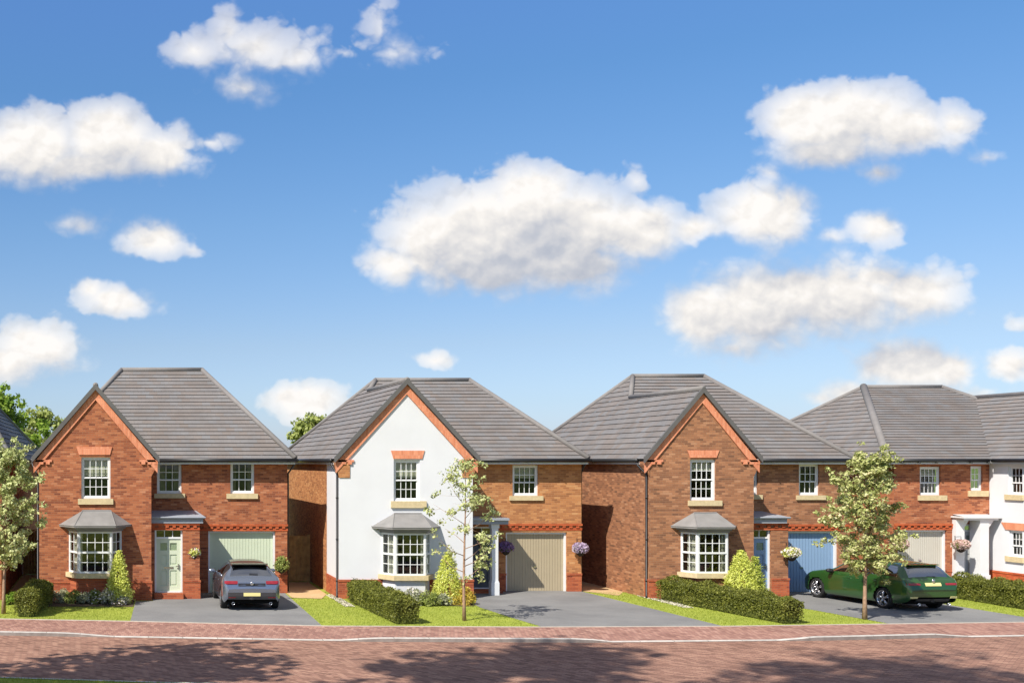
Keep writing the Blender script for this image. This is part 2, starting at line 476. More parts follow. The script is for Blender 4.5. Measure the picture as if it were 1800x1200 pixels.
def roof_face(mb, pts, v0=0.0, t=.028):
    """courses of tiles on a convex planar face; pts[0]->pts[1] is the eaves edge; v0 = slope distance of that edge from the eaves"""
    if mb.uv is None: mb.uv = []
    P = [Vector(p) for p in pts]
    U = (P[1] - P[0]).normalized()
    nrm = None
    for i in range(2, len(P)):
        c = U.cross(P[i] - P[0])
        if c.length > 1e-4: nrm = c.normalized(); break
    if nrm.z < 0: nrm = -nrm
    Vv = nrm.cross(U)
    if Vv.z < 0: Vv = -Vv
    O = P[0]
    poly = [((p - O).dot(U), (p - O).dot(Vv) + v0) for p in P]
    vmax = max(p[1] for p in poly); vmin = min(p[1] for p in poly)
    i = int(math.floor((vmin + 1e-6) / TG))
    while i * TG < vmax - 1e-6:
        a, b = i * TG, (i + 1) * TG
        pc = clip(clip(poly, 1, max(a, vmin), True), 1, min(b, vmax), False)
        i += 1
        if len(pc) < 3: continue
        pts3 = []
        for (u, v) in pc:
            n = t * (1 - (v - a) / TG) + .004
            vv = v - (.016 if abs(v - a) < 1e-6 and v > vmin + .02 else 0.)
            pts3.append(O + U * u + Vv * (vv - v0) + nrm * n)
        base = len(mb.v)
        mb.v += [tuple(p) for p in pts3]
        mb.f.append(tuple(range(base, base + len(pts3))))
        mb.uv += [(u, v + 1e-4 if abs(v - a) < 1e-6 else v - 1e-4) for u, v in pc]
        low = [p for p in pc if abs(p[1] - a) < 1e-6]
        if len(low) >= 2:
            ua, ub = min(p[0] for p in low), max(p[0] for p in low)
            dv = .016 if a > vmin + .02 else 0.
            q = [O + U * ua + Vv * (a - dv - v0) + nrm * (t + .004), O + U * ub + Vv * (a - dv - v0) + nrm * (t + .004),
                 O + U * ub + Vv * (a + .02 - v0) + nrm * -.004, O + U * ua + Vv * (a + .02 - v0) + nrm * -.004]
            base = len(mb.v); mb.v += [tuple(p) for p in q]; mb.f.append((base, base + 3, base + 2, base + 1))
            mb.uv += [(ua, a + .01), (ua, a + .01), (ub, a + .01), (ub, a + .01)]


def ridge_run(mb, a, b, r=.09):
    a, b = Vector(a), Vector(b); L = (b - a).length; n = 1
    for i in range(n):
        p, q = a.lerp(b, i / n), a.lerp(b, (i + 1) / n + .004)
        mb.tube([p, q], [r, r * .998], 12)


# ------------------------------------------------------------------ windows
def basis(O, U, N): return (Vector(O), Vector(U), Vector(N))


def wavy(mb, B, u0, u1, d, z0, z1, n=14, amp=.03):
    O, U, N = B
    pts = []
    for z in (z0, z1):
        for i in range(n + 1):
            u = u0 + (u1 - u0) * i / n
            pts.append(O + U * u + N * (d + amp * (1 if i % 2 else -1)) + Vector((0, 0, z)))
    mb.add(pts, [(i, i + 1, i + n + 2, i + n + 1) for i in range(n)])


def sash(parent, B, w, z0, z1, cols, rt, rb, split=.5, rec=.07, fw=.06, curtain=None, blind=0., sill=None, name='window'):
    """a sash window: frame with glazing bars (the part), pane, sill, blind, curtain (sub-parts). depth runs inwards from the wall face"""
    mb = MB(); d1 = -rec; d0 = d1 - .07
    mb.obox(B, 0, fw, d0, d1, z0, z1); mb.obox(B, w - fw, w, d0, d1, z0, z1)
    mb.obox(B, fw, w - fw, d0, d1, z1 - fw, z1); mb.obox(B, fw, w - fw, d0, d1, z0, z0 + fw)
    zi0, zi1 = z0 + fw, z1 - fw; ui0, ui1 = fw, w - fw
    zm = zi0 + (zi1 - zi0) * split
    s = .035
    bars = .022
    def part(za, zb, rows, da, db):
        mb.obox(B, ui0, ui0 + s, da, db, za, zb); mb.obox(B, ui1 - s, ui1, da, db, za, zb)
        mb.obox(B, ui0 + s, ui1 - s, da, db, za, za + s); mb.obox(B, ui0 + s, ui1 - s, da, db, zb - s, zb)
        for i in range(1, cols):
            u = ui0 + s + (ui1 - ui0 - 2 * s) * i / cols
            mb.obox(B, u - bars / 2, u + bars / 2, da + .006, db - .004, za + s, zb - s)
        for j in range(1, rows):
            z = za + s + (zb - za - 2 * s) * j / rows
            mb.obox(B, ui0 + s, ui1 - s, da + .008, db - .002, z - bars / 2, z + bars / 2)
    part(zm - .02, zi1, rt, d0 + .035, d1 - .012)
    part(zi0, zm + .03, rb, d0 + .008, d1 - .04)
    w_o = mb.build(name, M['upvc'], parent)
    g = MB(); O, U, N = B
    dg = d0 + .012
    g.obox(B, ui0 + s, ui1 - s, dg, dg + .008, zi0 + s, zi1 - s)
    g.build('pane', M['glass'], w_o)
    if sill:
        sx0, sx1, sz0, sz1 = sill
        q = MB(); q.obox(B, sx0, sx1, -.1, .07, sz0, sz1)
        q.build('sill', M['stone'], w_o)
    if blind > 0:
        q = MB(); q.obox(B, ui0, ui1, d0 - .07, d0 - .06, zi1 - blind * (zi1 - zi0), zi1)
        q.build('blind', M['blind'], w_o)
    if curtain:
        q = MB()
        for (a, b) in curtain:
            q = MB(); wavy(q, B, fw + a * (w - 2 * fw), fw + b * (w - 2 * fw), d0 - .12, z0 + .02, z1 - .02)
            q.build('curtain', M['curtain'], w_o)
    return w_o


def front_window(parent, Y, px0, px1, py0, py1, cols, rt, rb, split, holes, curtain=None, blind=0., sill=None):
    x0, x1, z1, z0 = hx(px0, Y), hx(px1, Y), hz(py0, Y), hz(py1, Y)
    holes.append((x0, x1, z0, z1))
    B = basis((x0, Y, 0), (1, 0, 0), (0, -1, 0))
    sl = None
    if sill:
        a, b, c, d = sill
        sl = (hx(a, Y) - x0, hx(b, Y) - x0, hz(d, Y), z0 - .002)
    return sash(parent, B, x1 - x0, z0, z1, cols, rt, rb, split, sill=sl, curtain=curtain, blind=blind)


def lintel(parent, Y, t0, t1, b0, b1, py0, py1):
    mb = MB()
    mb.prism_y([(hx(b0, Y), hz(py1, Y)), (hx(b1, Y), hz(py1, Y)), (hx(t1, Y), hz(py0, Y)), (hx(t0, Y), hz(py0, Y))], Y - .03, Y + .05)
    return mb.build('lintel', M['brick_rubbed'], parent)


def bay_window(parent, S, Y, holes, wallmat):
    """canted bay: frame (part) with pane, curtain, sill, apron, bay_roof"""
    Yf = Y - .6
    xw0, xf0, xf1 = hx(S['wl'], Y), hx(S['fl'], Yf), hx(S['fr'], Yf)
    xw1 = xf1 + (xf0 - xw0)
    zt, zb = hz(S['top'], Yf), hz(S['bot'], Yf)
    pts = [Vector((xw0, Y, 0)), Vector((xf0, Yf, 0)), Vector((xf1, Yf, 0)), Vector((xw1, Y, 0))]
    holes.append((xw0 + .08, xw1 - .08, zb, zt))
    mb = MB(); g = MB(); cus = []
    for i, (cols) in enumerate((2, 4, 2)):
        a, b = pts[i], pts[i + 1]
        U = (b - a).normalized(); N = Vector((U.y, -U.x, 0)); w = (b - a).length
        B = (a, U, N)
        fw = .055
        mb.obox(B, .03, w - .03, -.08, 0, zt - fw, zt); mb.obox(B, .03, w - .03, -.08, 0, zb, zb + fw)
        for (q0, q1) in ((.012, fw), (w - fw, w - .012)): mb.obox(B, q0, q1, -.082, .002, zb + .003, zt - .003)
        zm = (zb + zt) / 2
        mb.obox(B, fw, w - fw, -.06, .008, zm - .03, zm + .03)
        for (za, zz) in ((zb + fw, zm - .03), (zm + .03, zt - fw)):
            mb.obox(B, fw, fw + .025, -.05, -.01, za, zz); mb.obox(B, w - fw - .025, w - fw, -.05, -.01, za, zz)
            for k in range(1, cols):
                u = fw + (w - 2 * fw) * k / cols
                mb.obox(B, u - .011, u + .011, -.045, -.016, za, zz)
            zz2 = (za + zz) / 2
            mb.obox(B, fw, w - fw, -.047, -.014, zz2 - .011, zz2 + .011)
        g.obox(B, fw, w - fw, -.034, -.028, zb + fw, zt - fw)
        if i != 1: cus.append(MB()); wavy(cus[-1], B, .12 if i == 0 else .05, w - .05, -.16, zb + .02, zt - .02, 10)
    o = mb.build('bay_window', M['upvc'], parent)
    g.build('pane', M['glass'], o)
    for cu in cus: cu.build('curtain', M['curtain'], o)
    def off(s, f): return [(xw0 - s, Y + .02), (xf0 - f * .6, Yf - f), (xf1 + f * .6, Yf - f), (xw1 + s, Y + .02)]
    q = MB(); q.prism_z(off(.12, .09), zb - .16, zb - .002); q.build('sill', M['stone'], o)
    q = MB(); q.prism_z(off(-.02, -.03), 0, zb - .161); q.build('apron', wallmat, o)
    q = MB(); q.prism_z(off(.06, .05), zt + .002, zt + .07)
    q.prism_z(off(.14, .11), zt + .07, zt + .14)
    lo = off(.33, .2); z0 = zt + .14; z1 = hz(S['rtop'], Y)
    q.prism_z(lo, z0, z0 + .06); z0 += .06
    tx0, tx1 = hx(S['rt0'], Y), hx(S['rt1'], Y)
    A = [(x, y, z0) for x, y in lo]; T = [(tx0, Y - .06, z1), (tx1, Y - .06, z1)]
    q.quad(A[1], A[2], T[1], T[0])
    q.add([A[0], A[1], T[0]], [(0, 1, 2)]); q.add([A[2], A[3], T[1]], [(0, 1, 2)])
    q.add([A[0], T[0], (tx0, Y + .02, z1), ], [(0, 1, 2)]); q.add([A[3], T[1], (tx1, Y + .02, z1)], [(0, 2, 1)])
    q.quad(T[0], T[1], (tx1, Y + .02, z1), (tx0, Y + .02, z1))
    for a, b in ((A[1], T[0]), (A[2], T[1])): q.tube([a, b], .02, 6)
    q.tube([T[0], T[1]], .03, 6)
    for a, b in zip(A[:-1], A[1:]): q.tube([a, b], .018, 6)
    q.build('bay_roof', M['lead'], o)
    return o


def garage_door(parent, Y, x0, x1, z1, mat, holes, z0=0.0):
    holes.append((x0, x1, z0 - .02, z1))
    mb = MB(); rec = .17; fw = .07
    mb.box(x0 + fw, x1 - fw, Y + rec, Y + rec + .03, z0 + .01, z1 - fw)
    n = 21
    for i in range(n):
        a = x0 + fw + (x1 - x0 - 2 * fw) * i / n; w = (x1 - x0 - 2 * fw) / n
        mb.box(a + .006, a + w - .006, Y + rec - .014, Y + rec, z0 + .012, z1 - fw - .002)
    o = mb.build('garage_door', mat, parent)
    q = MB()
    q.box(x0 + .002, x0 + fw, Y + rec - .09, Y + rec + .04, z0, z1 - .002); q.box(x1 - fw, x1 - .002, Y + rec - .09, Y + rec + .04, z0, z1 - .002)
    q.box(x0 + fw, x1 - fw, Y + rec - .09, Y + rec + .04, z1 - fw, z1 - .002)
    q.build('frame', M['upvc'], o)
    q = MB(); xm = (x0 + x1) / 2
    q.box(xm - .05, xm + .05, Y + rec - .05, Y + rec - .014, z0 + .85, z0 + .89)
    q.build('handle', M['chrome'], o)
    return o


def dentils(parent, Y, x0, x1, ztop):
    mb = MB()
    mb.box(x0, x1, Y - .055, Y + .02, ztop - .065, ztop)
    n = max(1, int((x1 - x0) / .225))
    for i in range(n):
        a = x0 + (x1 - x0) * i / n
        mb.box(a + .02, a + .13, Y - .045, Y + .02, ztop - .15, ztop - .065)
    mb.box(x0, x1, Y - .018, Y + .02, ztop - .235, ztop - .15)
    return mb.build('dentil_course', M['brick_dentil'], parent)


def front_door(parent, Y, x0, x1, z0, z1, mat, holes, fan=.22, glazed=2, letter=True, rec=.1):
    holes.append((x0, x1, z0, z1))
    mb = MB(); fw = .06
    zl = z1 - fw - fan
    a, b = x0 + fw, x1 - fw; w = b - a
    y = Y + rec
    mb.box(a, b, y + .03, y + .05, z0 + .04, zl - fw)                     # backing
    def rail(u0, u1, v0, v1): mb.box(a + u0 * w, a + u1 * w, y, y + .032, z0 + .04 + v0 * (zl - fw - z0 - .04), z0 + .04 + v1 * (zl - fw - z0 - .04))
    for (u0, u1) in ((0, .16), (.44, .56), (.84, 1)): rail(u0, u1, 0, 1)
    for (v0, v1) in ((0, .1), (.4, .5), (.7, .78), (.92, 1)): rail(.16, .44, v0, v1); rail(.56, .84, v0, v1)
    for (u0, u1) in ((.2, .4), (.6, .8)):
        for (v0, v1) in ((.13, .37), (.53, .67)):
            mb.box(a + u0 * w, a + u1 * w, y + .01, y + .031, z0 + .04 + v0 * (zl - fw - z0 - .04), z0 + .04 + v1 * (zl - fw - z0 - .04))
    o = mb.build('front_door', mat, parent)
    q = MB()
    q.box(x0 + .002, a, y - .03, y + .06, z0 + .002, z1 - .002); q.box(b, x1 - .002, y - .03, y + .06, z0 + .002, z1 - .002)
    q.box(a, b, y - .03, y + .06, z1 - fw, z1 - .002); q.box(a, b, y - .03, y + .06, zl - fw, zl)
    q.box(a, b, y - .06, y + .06, z0 + .002, z0 + .04)
    for i in (1, 2): q.box(a + w * i / 3 - .012, a + w * i / 3 + .012, y, y + .05, zl, z1 - fw)
    q.build('frame', M['upvc'], o)
    H = zl - fw - z0 - .04
    q = MB(); q.box(a, b, y + .02, y + .028, zl, z1 - fw)
    if glazed:
        for (u0, u1) in ((.16, .44), (.56, .84)): q.box(a + u0 * w, a + u1 * w, y + .012, y + .029, z0 + .04 + .78 * H, z0 + .04 + .92 * H)
    q.build('pane', M['glass'], o)
    if letter:
        q = MB(); q.box(a + .3 * w, a + .7 * w, y - .014, y - .001, z0 + .04 + .43 * H, z0 + .04 + .465 * H); q.build('letterbox', M['chrome'], o)
    q = MB(); q.box(b - .09, b - .06, y - .05, y - .001, z0 + .04 + .42 * H, z0 + .04 + .52 * H); q.box(b - .17, b - .06, y - .06, y - .045, z0 + .04 + .47 * H, z0 + .04 + .485 * H)
    q.build('handle', M['chrome'], o)
    return o


def chevron(mb, xl, xa, xr, ze, za, o0, o1, y0, y1):
    for (a, b, za_, zb_) in ((xl, xa, ze, za), (xa, xr, za, ze)):
        mb.prism_y([(a, za_ - o1), (b, zb_ - o1), (b, zb_ - o0), (a, za_ - o0)], y0, y1)


ZE = 4.7


def gable_house(root, S):
    """detached house: forward gable on its left, recessed garage wing on its right, hipped roof"""
    Ym, Yg, Yb = S['Ym'], S['Yg'], S['Yb']
    wm = S['wall']; gm = S.get('gablemat', wm)
    gl, gr, mr = hx(S['gl'], Yg), hx(S['gr'], Yg), hx(S['mr'], Ym)
    xl, xg, xr = hx(S['xl'], Yg), hx(S['xg'], Yg), hx(S['xr'], Ym - .35)
    Ye = Ym - .38; Yr = S['Yr']; Ybe = Yb + .3
    xa = (xl + xg) / 2
    zr = hz(S['ridge'][2], Yr)
    x1, x2 = hx(S['ridge'][0], Yr), hx(S['ridge'][1], Yr)
    pL = S.get('pitch', (zr - ZE) / (x1 - xl)); x1 = xl + (zr - ZE) / pL
    za = ZE + pL * (xa - xl)
    Yg0 = Yg - .1
    fr = (za - ZE) / (zr - ZE)
    Yj = Ye + (Yr - Ye) * fr; Yk = Ybe + (Yr - Ybe) * fr
    # ---- openings, windows
    gh, mh = [], []
    w = S['gwin']; front_window(root, Yg, *w['rect'], 4, 2, 2, .5, gh, sill=w['sill'], blind=w.get('blind', 0), curtain=w.get('curtain'))
    lintel(root, Yg, *w['lintel'])
    bay_window(root, S['bay'], Yg, gh, S.get('apron', M['brick_plinth']))
    for w in S['mwin']:
        front_window(root, Ym, *w['rect'], w['cols'], 2, 1, .42, mh, sill=w['sill'], blind=w.get('blind', 0), curtain=w.get('curtain'))
    gx0, gx1, gz = S['garage'][0], S['garage'][1], hz(S['garage'][2], Ym)
    garage_door(root, Ym, gx0, gx1, gz, S['gdoor'], mh)
    # ---- walls
    zw = ZE - .02
    mb = MB()
    mb.wall('y', Ym, [(gr, 0), (mr, 0), (mr, zw), (gr, zw)], mh, .17)
    mb.wall('x', mr, [(Ym, 0), (Yb, 0), (Yb, zw), (Ym, zw)])
    mb.wall('y', Yb, [(gl, 0), (mr, 0), (mr, zw), (gl, zw)])
    gb = MB()
    zwa = za - .1; gw = (gl, gr)
    gp = [(gl, 0), (gr, 0), (gr, ZE + pL * (xg - gr) - .1), (xa, zwa), (gl, ZE + pL * (gl - xl) - .1)]
    gb.wall('y', Yg, gp, gh, .1)
    ret = S.get('ret', None)       # rendered return on the side wall
    if ret:
        gb.wall('x', gl, [(Yg, 0), (ret, 0), (ret, zw), (Yg, zw)])
        mb.wall('x', gl, [(ret, 0), (Yb, 0), (Yb, zw), (ret, zw)])
    else:
        mb.wall('x', gl, [(Yg, 0), (Yb, 0), (Yb, zw), (Yg, zw)])
    (mb if gm is wm else gb).wall('x', gr, [(Yg, 0), (Ym, 0), (Ym, zw), (Yg, zw)])
    if gm is wm:
        mb.add(gb.v, gb.f); mb.build('wall', wm, root)
    else:
        mb.build('wall', wm, root); o = gb.build('rendered_wall', gm, root)
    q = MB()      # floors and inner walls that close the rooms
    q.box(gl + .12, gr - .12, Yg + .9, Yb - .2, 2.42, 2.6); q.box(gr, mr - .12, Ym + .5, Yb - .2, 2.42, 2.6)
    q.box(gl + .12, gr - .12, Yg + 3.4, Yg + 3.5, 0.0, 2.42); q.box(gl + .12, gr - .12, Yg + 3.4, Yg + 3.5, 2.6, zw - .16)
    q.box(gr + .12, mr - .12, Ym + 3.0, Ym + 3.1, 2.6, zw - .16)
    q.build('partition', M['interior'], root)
    # ---- plinth
    zp = S.get('plinth', .58)
    for i, (a, b, y) in enumerate([(gl - .025, gr + .025, Yg)] + [(p0, p1, Ym) for p0, p1 in S.get('piers', [])]):
        q = MB(); q.box(a, b, y - .025, y + .01, 0, zp)
        q.box(a - .012, b + .012, y - .045, y + .01, zp, zp + .07)
        if i == 0:
            q.box(gl - .025, gl + .01, Yg + .011, (ret or Yg + .3), 0, zp - .001); q.box(gl - .037, gl + .01, Yg + .011, (ret or Yg + .3), zp, zp + .069)
        q.build('plinth', M['brick_plinth'], root)
    # ---- roof
    r = MB(); sl = math.sqrt(1 + (1 / pL) ** 2)
    roof_face(r, [(xl, Yg0, ZE), (xl, Ybe, ZE), (xa, Yk, za), (xa, Yg0, za)])
    roof_face(r, [(xa, Yj, za), (xa, Yk, za), (x1, Yr, zr)], v0=(za - ZE) * math.sqrt(1 + 1 / pL ** 2))
    roof_face(r, [(xg, Yg0, ZE), (xg, Ye, ZE), (xa, Yj, za), (xa, Yg0, za)])
    roof_face(r, [(xg, Ye, ZE), (xr, Ye, ZE), (x2, Yr, zr), (x1, Yr, zr), (xa, Yj, za)])
    roof_face(r, [(xr, Ye, ZE), (xr, Ybe, ZE), (x2, Yr, zr)])
    roof_face(r, [(xr, Ybe, ZE), (xl, Ybe, ZE), (x1, Yr, zr), (x2, Yr, zr)])
    ro = r.build('roof', S.get('tile', M['tile']), root)
    q = MB()
    ridge_run(q, (x1, Yr, zr + .03), (x2, Yr, zr + .03))
    ridge_run(q, (xr, Ye, ZE + .05), (x2, Yr, zr + .03)); ridge_run(q, (xr, Ybe, ZE + .05), (x2, Yr, zr + .03))
    ridge_run(q, (xl, Ybe, ZE + .05), (x1, Yr, zr + .03)); ridge_run(q, (xa, Yj, za + .03), (x1, Yr, zr + .03))
    ridge_run(q, (xa, Yg0, za + .03), (xa, Yj, za + .03))
    q.build('ridge_tiles', M['ridge'], ro, True)
    # ---- verge and raking brick band
    q = MB(); chevron(q, xl - .02, xa, xg + .02, ZE, za, -.08, .125, Yg0 - .05, Yg - .056)
    q.build('verge', M['verge'], ro)
    q = MB(); chevron(q, xl + .04, xa, xg - .04, ZE, za, .125, .46, Yg - .05, Yg + .03)
    q.build('raking_course', M['brick_rubbed'], root)
    # ---- kneelers
    kb = S.get('kneel', (.45, 0))
    for (we, ee, s) in ((gl, xl + .05, 1), (gr, xg - .05, -1)):
        q = MB(); inner = we + s * kb[1]
        q.prism_y([(inner, ZE - .12 - kb[0]), (we, ZE - .12 - kb[0]), (ee, ZE - .2), (ee, ZE - .05), (we, ZE - .05), (inner, ZE - .05)][::s], Yg - .028, Yg + .38)
        q.build('kneeler', wm, root)
    for (ee, s) in ((xl + .03, 1), (xg - .03, -1)):
        q = MB()
        for i in range(3):
            a = ee + s * (i * .21); b = ee + s * (i * .21 + .13)
            q.box(min(a, b), max(a, b), Yg - .06, Yg + .02, ZE - .17, ZE - .09)
        a, b = ee, ee + s * .62
        q.box(min(a, b), max(a, b), Yg - .05, Yg + .02, ZE - .09, ZE - .02)
        q.build('corbel_course', M['brick_rubbed'], root)
    # ---- soffit / fascia
    q = MB()
    q.box(xg - .02, xr, Ye + .02, Ym + .1, ZE - .17, ZE - .03); q.box(xl + .02, xl + .3, Yg + .39, Ybe, ZE - .17, ZE - .03)
    q.box(xr - .35, xr - .02, Ym + .101, Ybe, ZE - .17, ZE - .03); q.box(xl + .3, xr - .35, Ym + .101, Ybe - .01, ZE - .1, ZE - .04)
    q.box(xg - .3, xg - .021, Yg + .39, Ye + .1, ZE - .17, ZE - .03)
    q.box(gl + .05, gr - .05, Yg + .12, Ym + .3, ZE - .02, ZE - .01)
    q.build('soffit', M['fascia'], root)
    q = MB(); rg = .07
    q.tube([(xg + .03, Ye - .035, ZE - .035), (xr + .02, Ye - .035, ZE - .035)], rg, 8)
    q.tube([(xl - .04, Yg + .36, ZE - .035), (xl - .04, Ybe, ZE - .035)], rg, 8)
    q.tube([(xr + .04, Ye - .06, ZE - .035), (xr + .04, Ybe, ZE - .035)], rg, 8)
    for i in range(5):
        a = xg + .3 + (xr - xg - .5) * i / 4
        q.box(a - .02, a + .02, Ye - .1, Ye + .02, ZE - .11, ZE - .09)
    q.build('gutter', M['gutter'], root, True)
    q = MB()
    dy = Yg + .09; dx = gl - .05
    q.tube([(xl - .04, dy + .32, ZE - .08), (xl - .02, dy + .3, ZE - .2), (dx, dy, ZE - .5), (dx, dy, .1), (dx - .02, dy - .05, .03)], .036, 8)
    for z in (.6, 2.0, 3.4): q.tube([(dx, dy, z - .03), (dx, dy, z + .03)], .045, 8)
    q.build('downpipe', M['gutter'], root, True)
    q = MB()
    q.tube([(xr + .03, Ye + .3, ZE - .08), (xr + .01, Ye + .35, ZE - .2), (mr + .05, Ym + .16, ZE - .5), (mr + .05, Ym + .16, .05)], .036, 8)
    q.build('downpipe', M['gutter'], root, True)
    return dict(gl=gl, gr=gr, mr=mr, xl=xl, xr=xr, za=za, xa=xa)


def porch_block(root, S, gr, Ym):
    """brick porch in front of the garage wing with the front door and a flat lead canopy"""
    Yp = S['Yp']; x1 = hx(S['px1'], Yp); zt = hz(S['top'], Yp)
    holes = []
    dx0, dx1 = S['dx']
    dz0, dz1 = hz(S['dbot'], Yp), hz(S['dtop'], Yp)
    front_door(root, Yp, dx0, dx1, max(dz0, .06), dz1, S['mat'], holes)
    mb = MB()
    xs0 = min(gr + .003, dx0 - .12)
    mb.wall('y', Yp, [(xs0, 0), (x1, 0), (x1, zt), (xs0, zt)], holes, .16)
    mb.wall('x', x1, [(Yp, 0), (Ym + .0, 0), (Ym, zt), (Yp, zt)])
    mb.build('porch_wall', S['wall'], root)
    q = MB(); q.box(dx0 - .02, dx1 + .02, Yp - .16, Yp + .1, 0, max(dz0, .06) - .003); q.build('doorstep', M['brick_plinth'], root)
    q = MB(); q.box(dx1 + .03, x1 + .025, Yp - .025, Yp + .01, 0, .56); q.box(dx1 + .03, x1 + .037, Yp - .042, Yp + .01, .56, .63)
    q.box(x1 - .01, x1 + .025, Yp + .011, Ym - .05, 0, .559); q.build('porch_plinth', M['brick_plinth'], root)
    d = dentils(root, Yp, gr + .005, x1, zt)
    c = MB(); cx1 = hx(S['cx1'], Yp - .3)
    oh = S.get('oh', .2)
    c.box(gr + .004, cx1 - .08, Yp - oh + .07, Ym - .002, zt + .002, zt + .16)
    c.box(gr + .004, cx1, Yp - oh, Ym - .002, zt + .16, zt + .21)
    c.add([(gr + .004, Yp - oh, zt + .211), (cx1, Yp - oh, zt + .211), (cx1 - .2, Ym - .003, zt + .36), (gr + .004, Ym - .003, zt + .36), (cx1, Ym - .003, zt + .211)],
          [(0, 1, 2, 3), (1, 4, 2)])
    c.tube([(gr + .02, Yp - oh, zt + .2), (cx1, Yp - oh, zt + .2)], .025, 6)
    c.build('porch_canopy', M['canopy'], root)


# ------------------------------------------------------------------ the houses
# house 1
R1 = empty('brick_house', (hx(300, 40), 40, 0), 'red brick detached house with sage green door and garage', 'house', 'detached houses along the street')
S1 = dict(Ym=40., Yg=37.9, Yb=48.9, Yr=44.6, wall=M['brick_red'], gl=69, gr=266, mr=505, xl=57, xg=279, xr=519, ridge=(222, 355, 651), pitch=1.155,
          gwin=dict(rect=(143, 194, 803, 876), sill=(137, 199, 876, 886), lintel=(134, 197, 139, 193.5, 785, 799), blind=.45),
          bay=dict(wl=121, fl=137, fr=197, top=934, bot=1007, rtop=897, rt0=145, rt1=195),
          mwin=[dict(rect=(276, 319, 812, 867), cols=3, sill=(271, 325, 867, 875), curtain=((0, .3), (.72, 1))),
                dict(rect=(405, 447, 811, 867), cols=3, sill=(398, 453, 867, 876), curtain=((0, .22), (.8, 1)))],
          garage=(hx(366, 40), hx(484, 40), 933), gdoor=M['door_sage'], piers=[(hx(484, 40), hx(505, 40))])
D1 = gable_house(R1, S1)
dentils(R1, 40., hx(345, 40), hx(506, 40), hz(921, 40))
porch_block(R1, dict(Yp=38.35, px1=351, top=919, dx=(hx(272, 38.35), hx(321, 38.35)), dbot=1041, dtop=929, mat=M['door_sage'], wall=M['brick_red'], cx1=362, oh=.15), D1['gr'], 40.)

# house 2
R2 = empty('rendered_house', (hx(800, 40), 40, 0), 'white rendered gable house with taupe garage door and orange brick wing', 'house', 'detached houses along the street')
Y2 = 40.5
S2 = dict(Ym=Y2, Yg=38.4, Yb=51.5, Yr=44.7, wall=M['brick_orange'], gablemat=M['render'], apron=M['render'], ret=40.6, gl=596, gr=831, mr=1022, xl=588, xg=841, xr=1034, ridge=(655, 825, 669), pitch=1.09,
          gwin=dict(rect=(692, 738, 808, 880), sill=(687, 749, 883, 892), lintel=(687, 746, 691.5, 742, 791.5, 806), blind=.42),
          bay=dict(wl=670, fl=694, fr=749, top=937, bot=1011, rtop=902, rt0=692, rt1=740),
          mwin=[dict(rect=(901, 946, 817, 871), cols=4, sill=(895, 954, 871, 879), blind=.42)],
          garage=(hx(889, Y2), hx(996.5, Y2), 935), gdoor=M['door_taupe'], piers=[(hx(996.5, Y2), hx(1022, Y2)), (hx(872, Y2), hx(889, Y2))], kneel=(.5, .36))
D2 = gable_house(R2, S2)
dentils(R2, Y2, hx(868, Y2), hx(1023, Y2), hz(920, Y2))


def open_porch(root, Yw, x0, x1, depth, ztop, dmat, dx0, dx1, dz0, dz1, fins=False):
    """timber porch: flat canopy on white posts (or side cheeks), the door behind"""
    c = MB()
    c.box(x0, x1, Yw - depth - .12, Yw - .003, ztop, ztop + .1); c.box(x0 - .05, x1 + .06, Yw - depth - .18, Yw - .003, ztop + .1, ztop + .17)
    c.build('porch_canopy', M['canopy'] if not fins else M['paint_white'], root)


# porch of house 2: canopy from the gable's flank over the door, one white column
gx = D2['gr']
dYp = Y2 - .25
q = MB(); q.box(gx + .004, hx(887, 39.6), 39.2, Y2 - .003, hz(921, 39.2), hz(914, 39.2)); q.box(gx + .004, hx(892, 39.3), 39.1, Y2 - .003, hz(914, 39.2) + .001, hz(910, 39.2))
q.build('porch_canopy', M['canopy'], R2)
q = MB(); cx0, cx1 = hx(863, 39.45), hx(874, 39.45); zc = hz(921, 39.2)
q.box(cx0, cx1, 39.34, 39.56, .0, zc); q.box(cx0 - .03, cx1 + .03, 39.31, 39.59, .001, .45); q.box(cx0 - .015, cx1 + .015, 39.325, 39.575, .45, .5); q.box(cx0 - .03, cx1 + .03, 39.31, 39.59, zc - .14, zc - .001)
q.build('porch_column', M['paint_white'], R2)
hl = []
front_door(R2, Y2 - .22, gx + .06, hx(874, Y2) - .12, .12, hz(925, Y2 - .2), M['door_grey'], hl, letter=True)
q = MB(); q.wall('y', Y2 - .22, [(gx + .004, 0), (hx(874, Y2), 0), (hx(874, Y2), zc), (gx + .004, zc)], hl, .16)
q.wall('x', hx(874, Y2), [(Y2 - .22, 0), (Y2, 0), (Y2, zc), (Y2 - .22, zc)]); q.build('porch_wall', M['brick_orange'], R2)
q = MB(); q.box(gx + .03, hx(874, Y2), Y2 - .6, Y2 - .23, 0, .11); q.build('doorstep', M['brick_plinth'], R2)

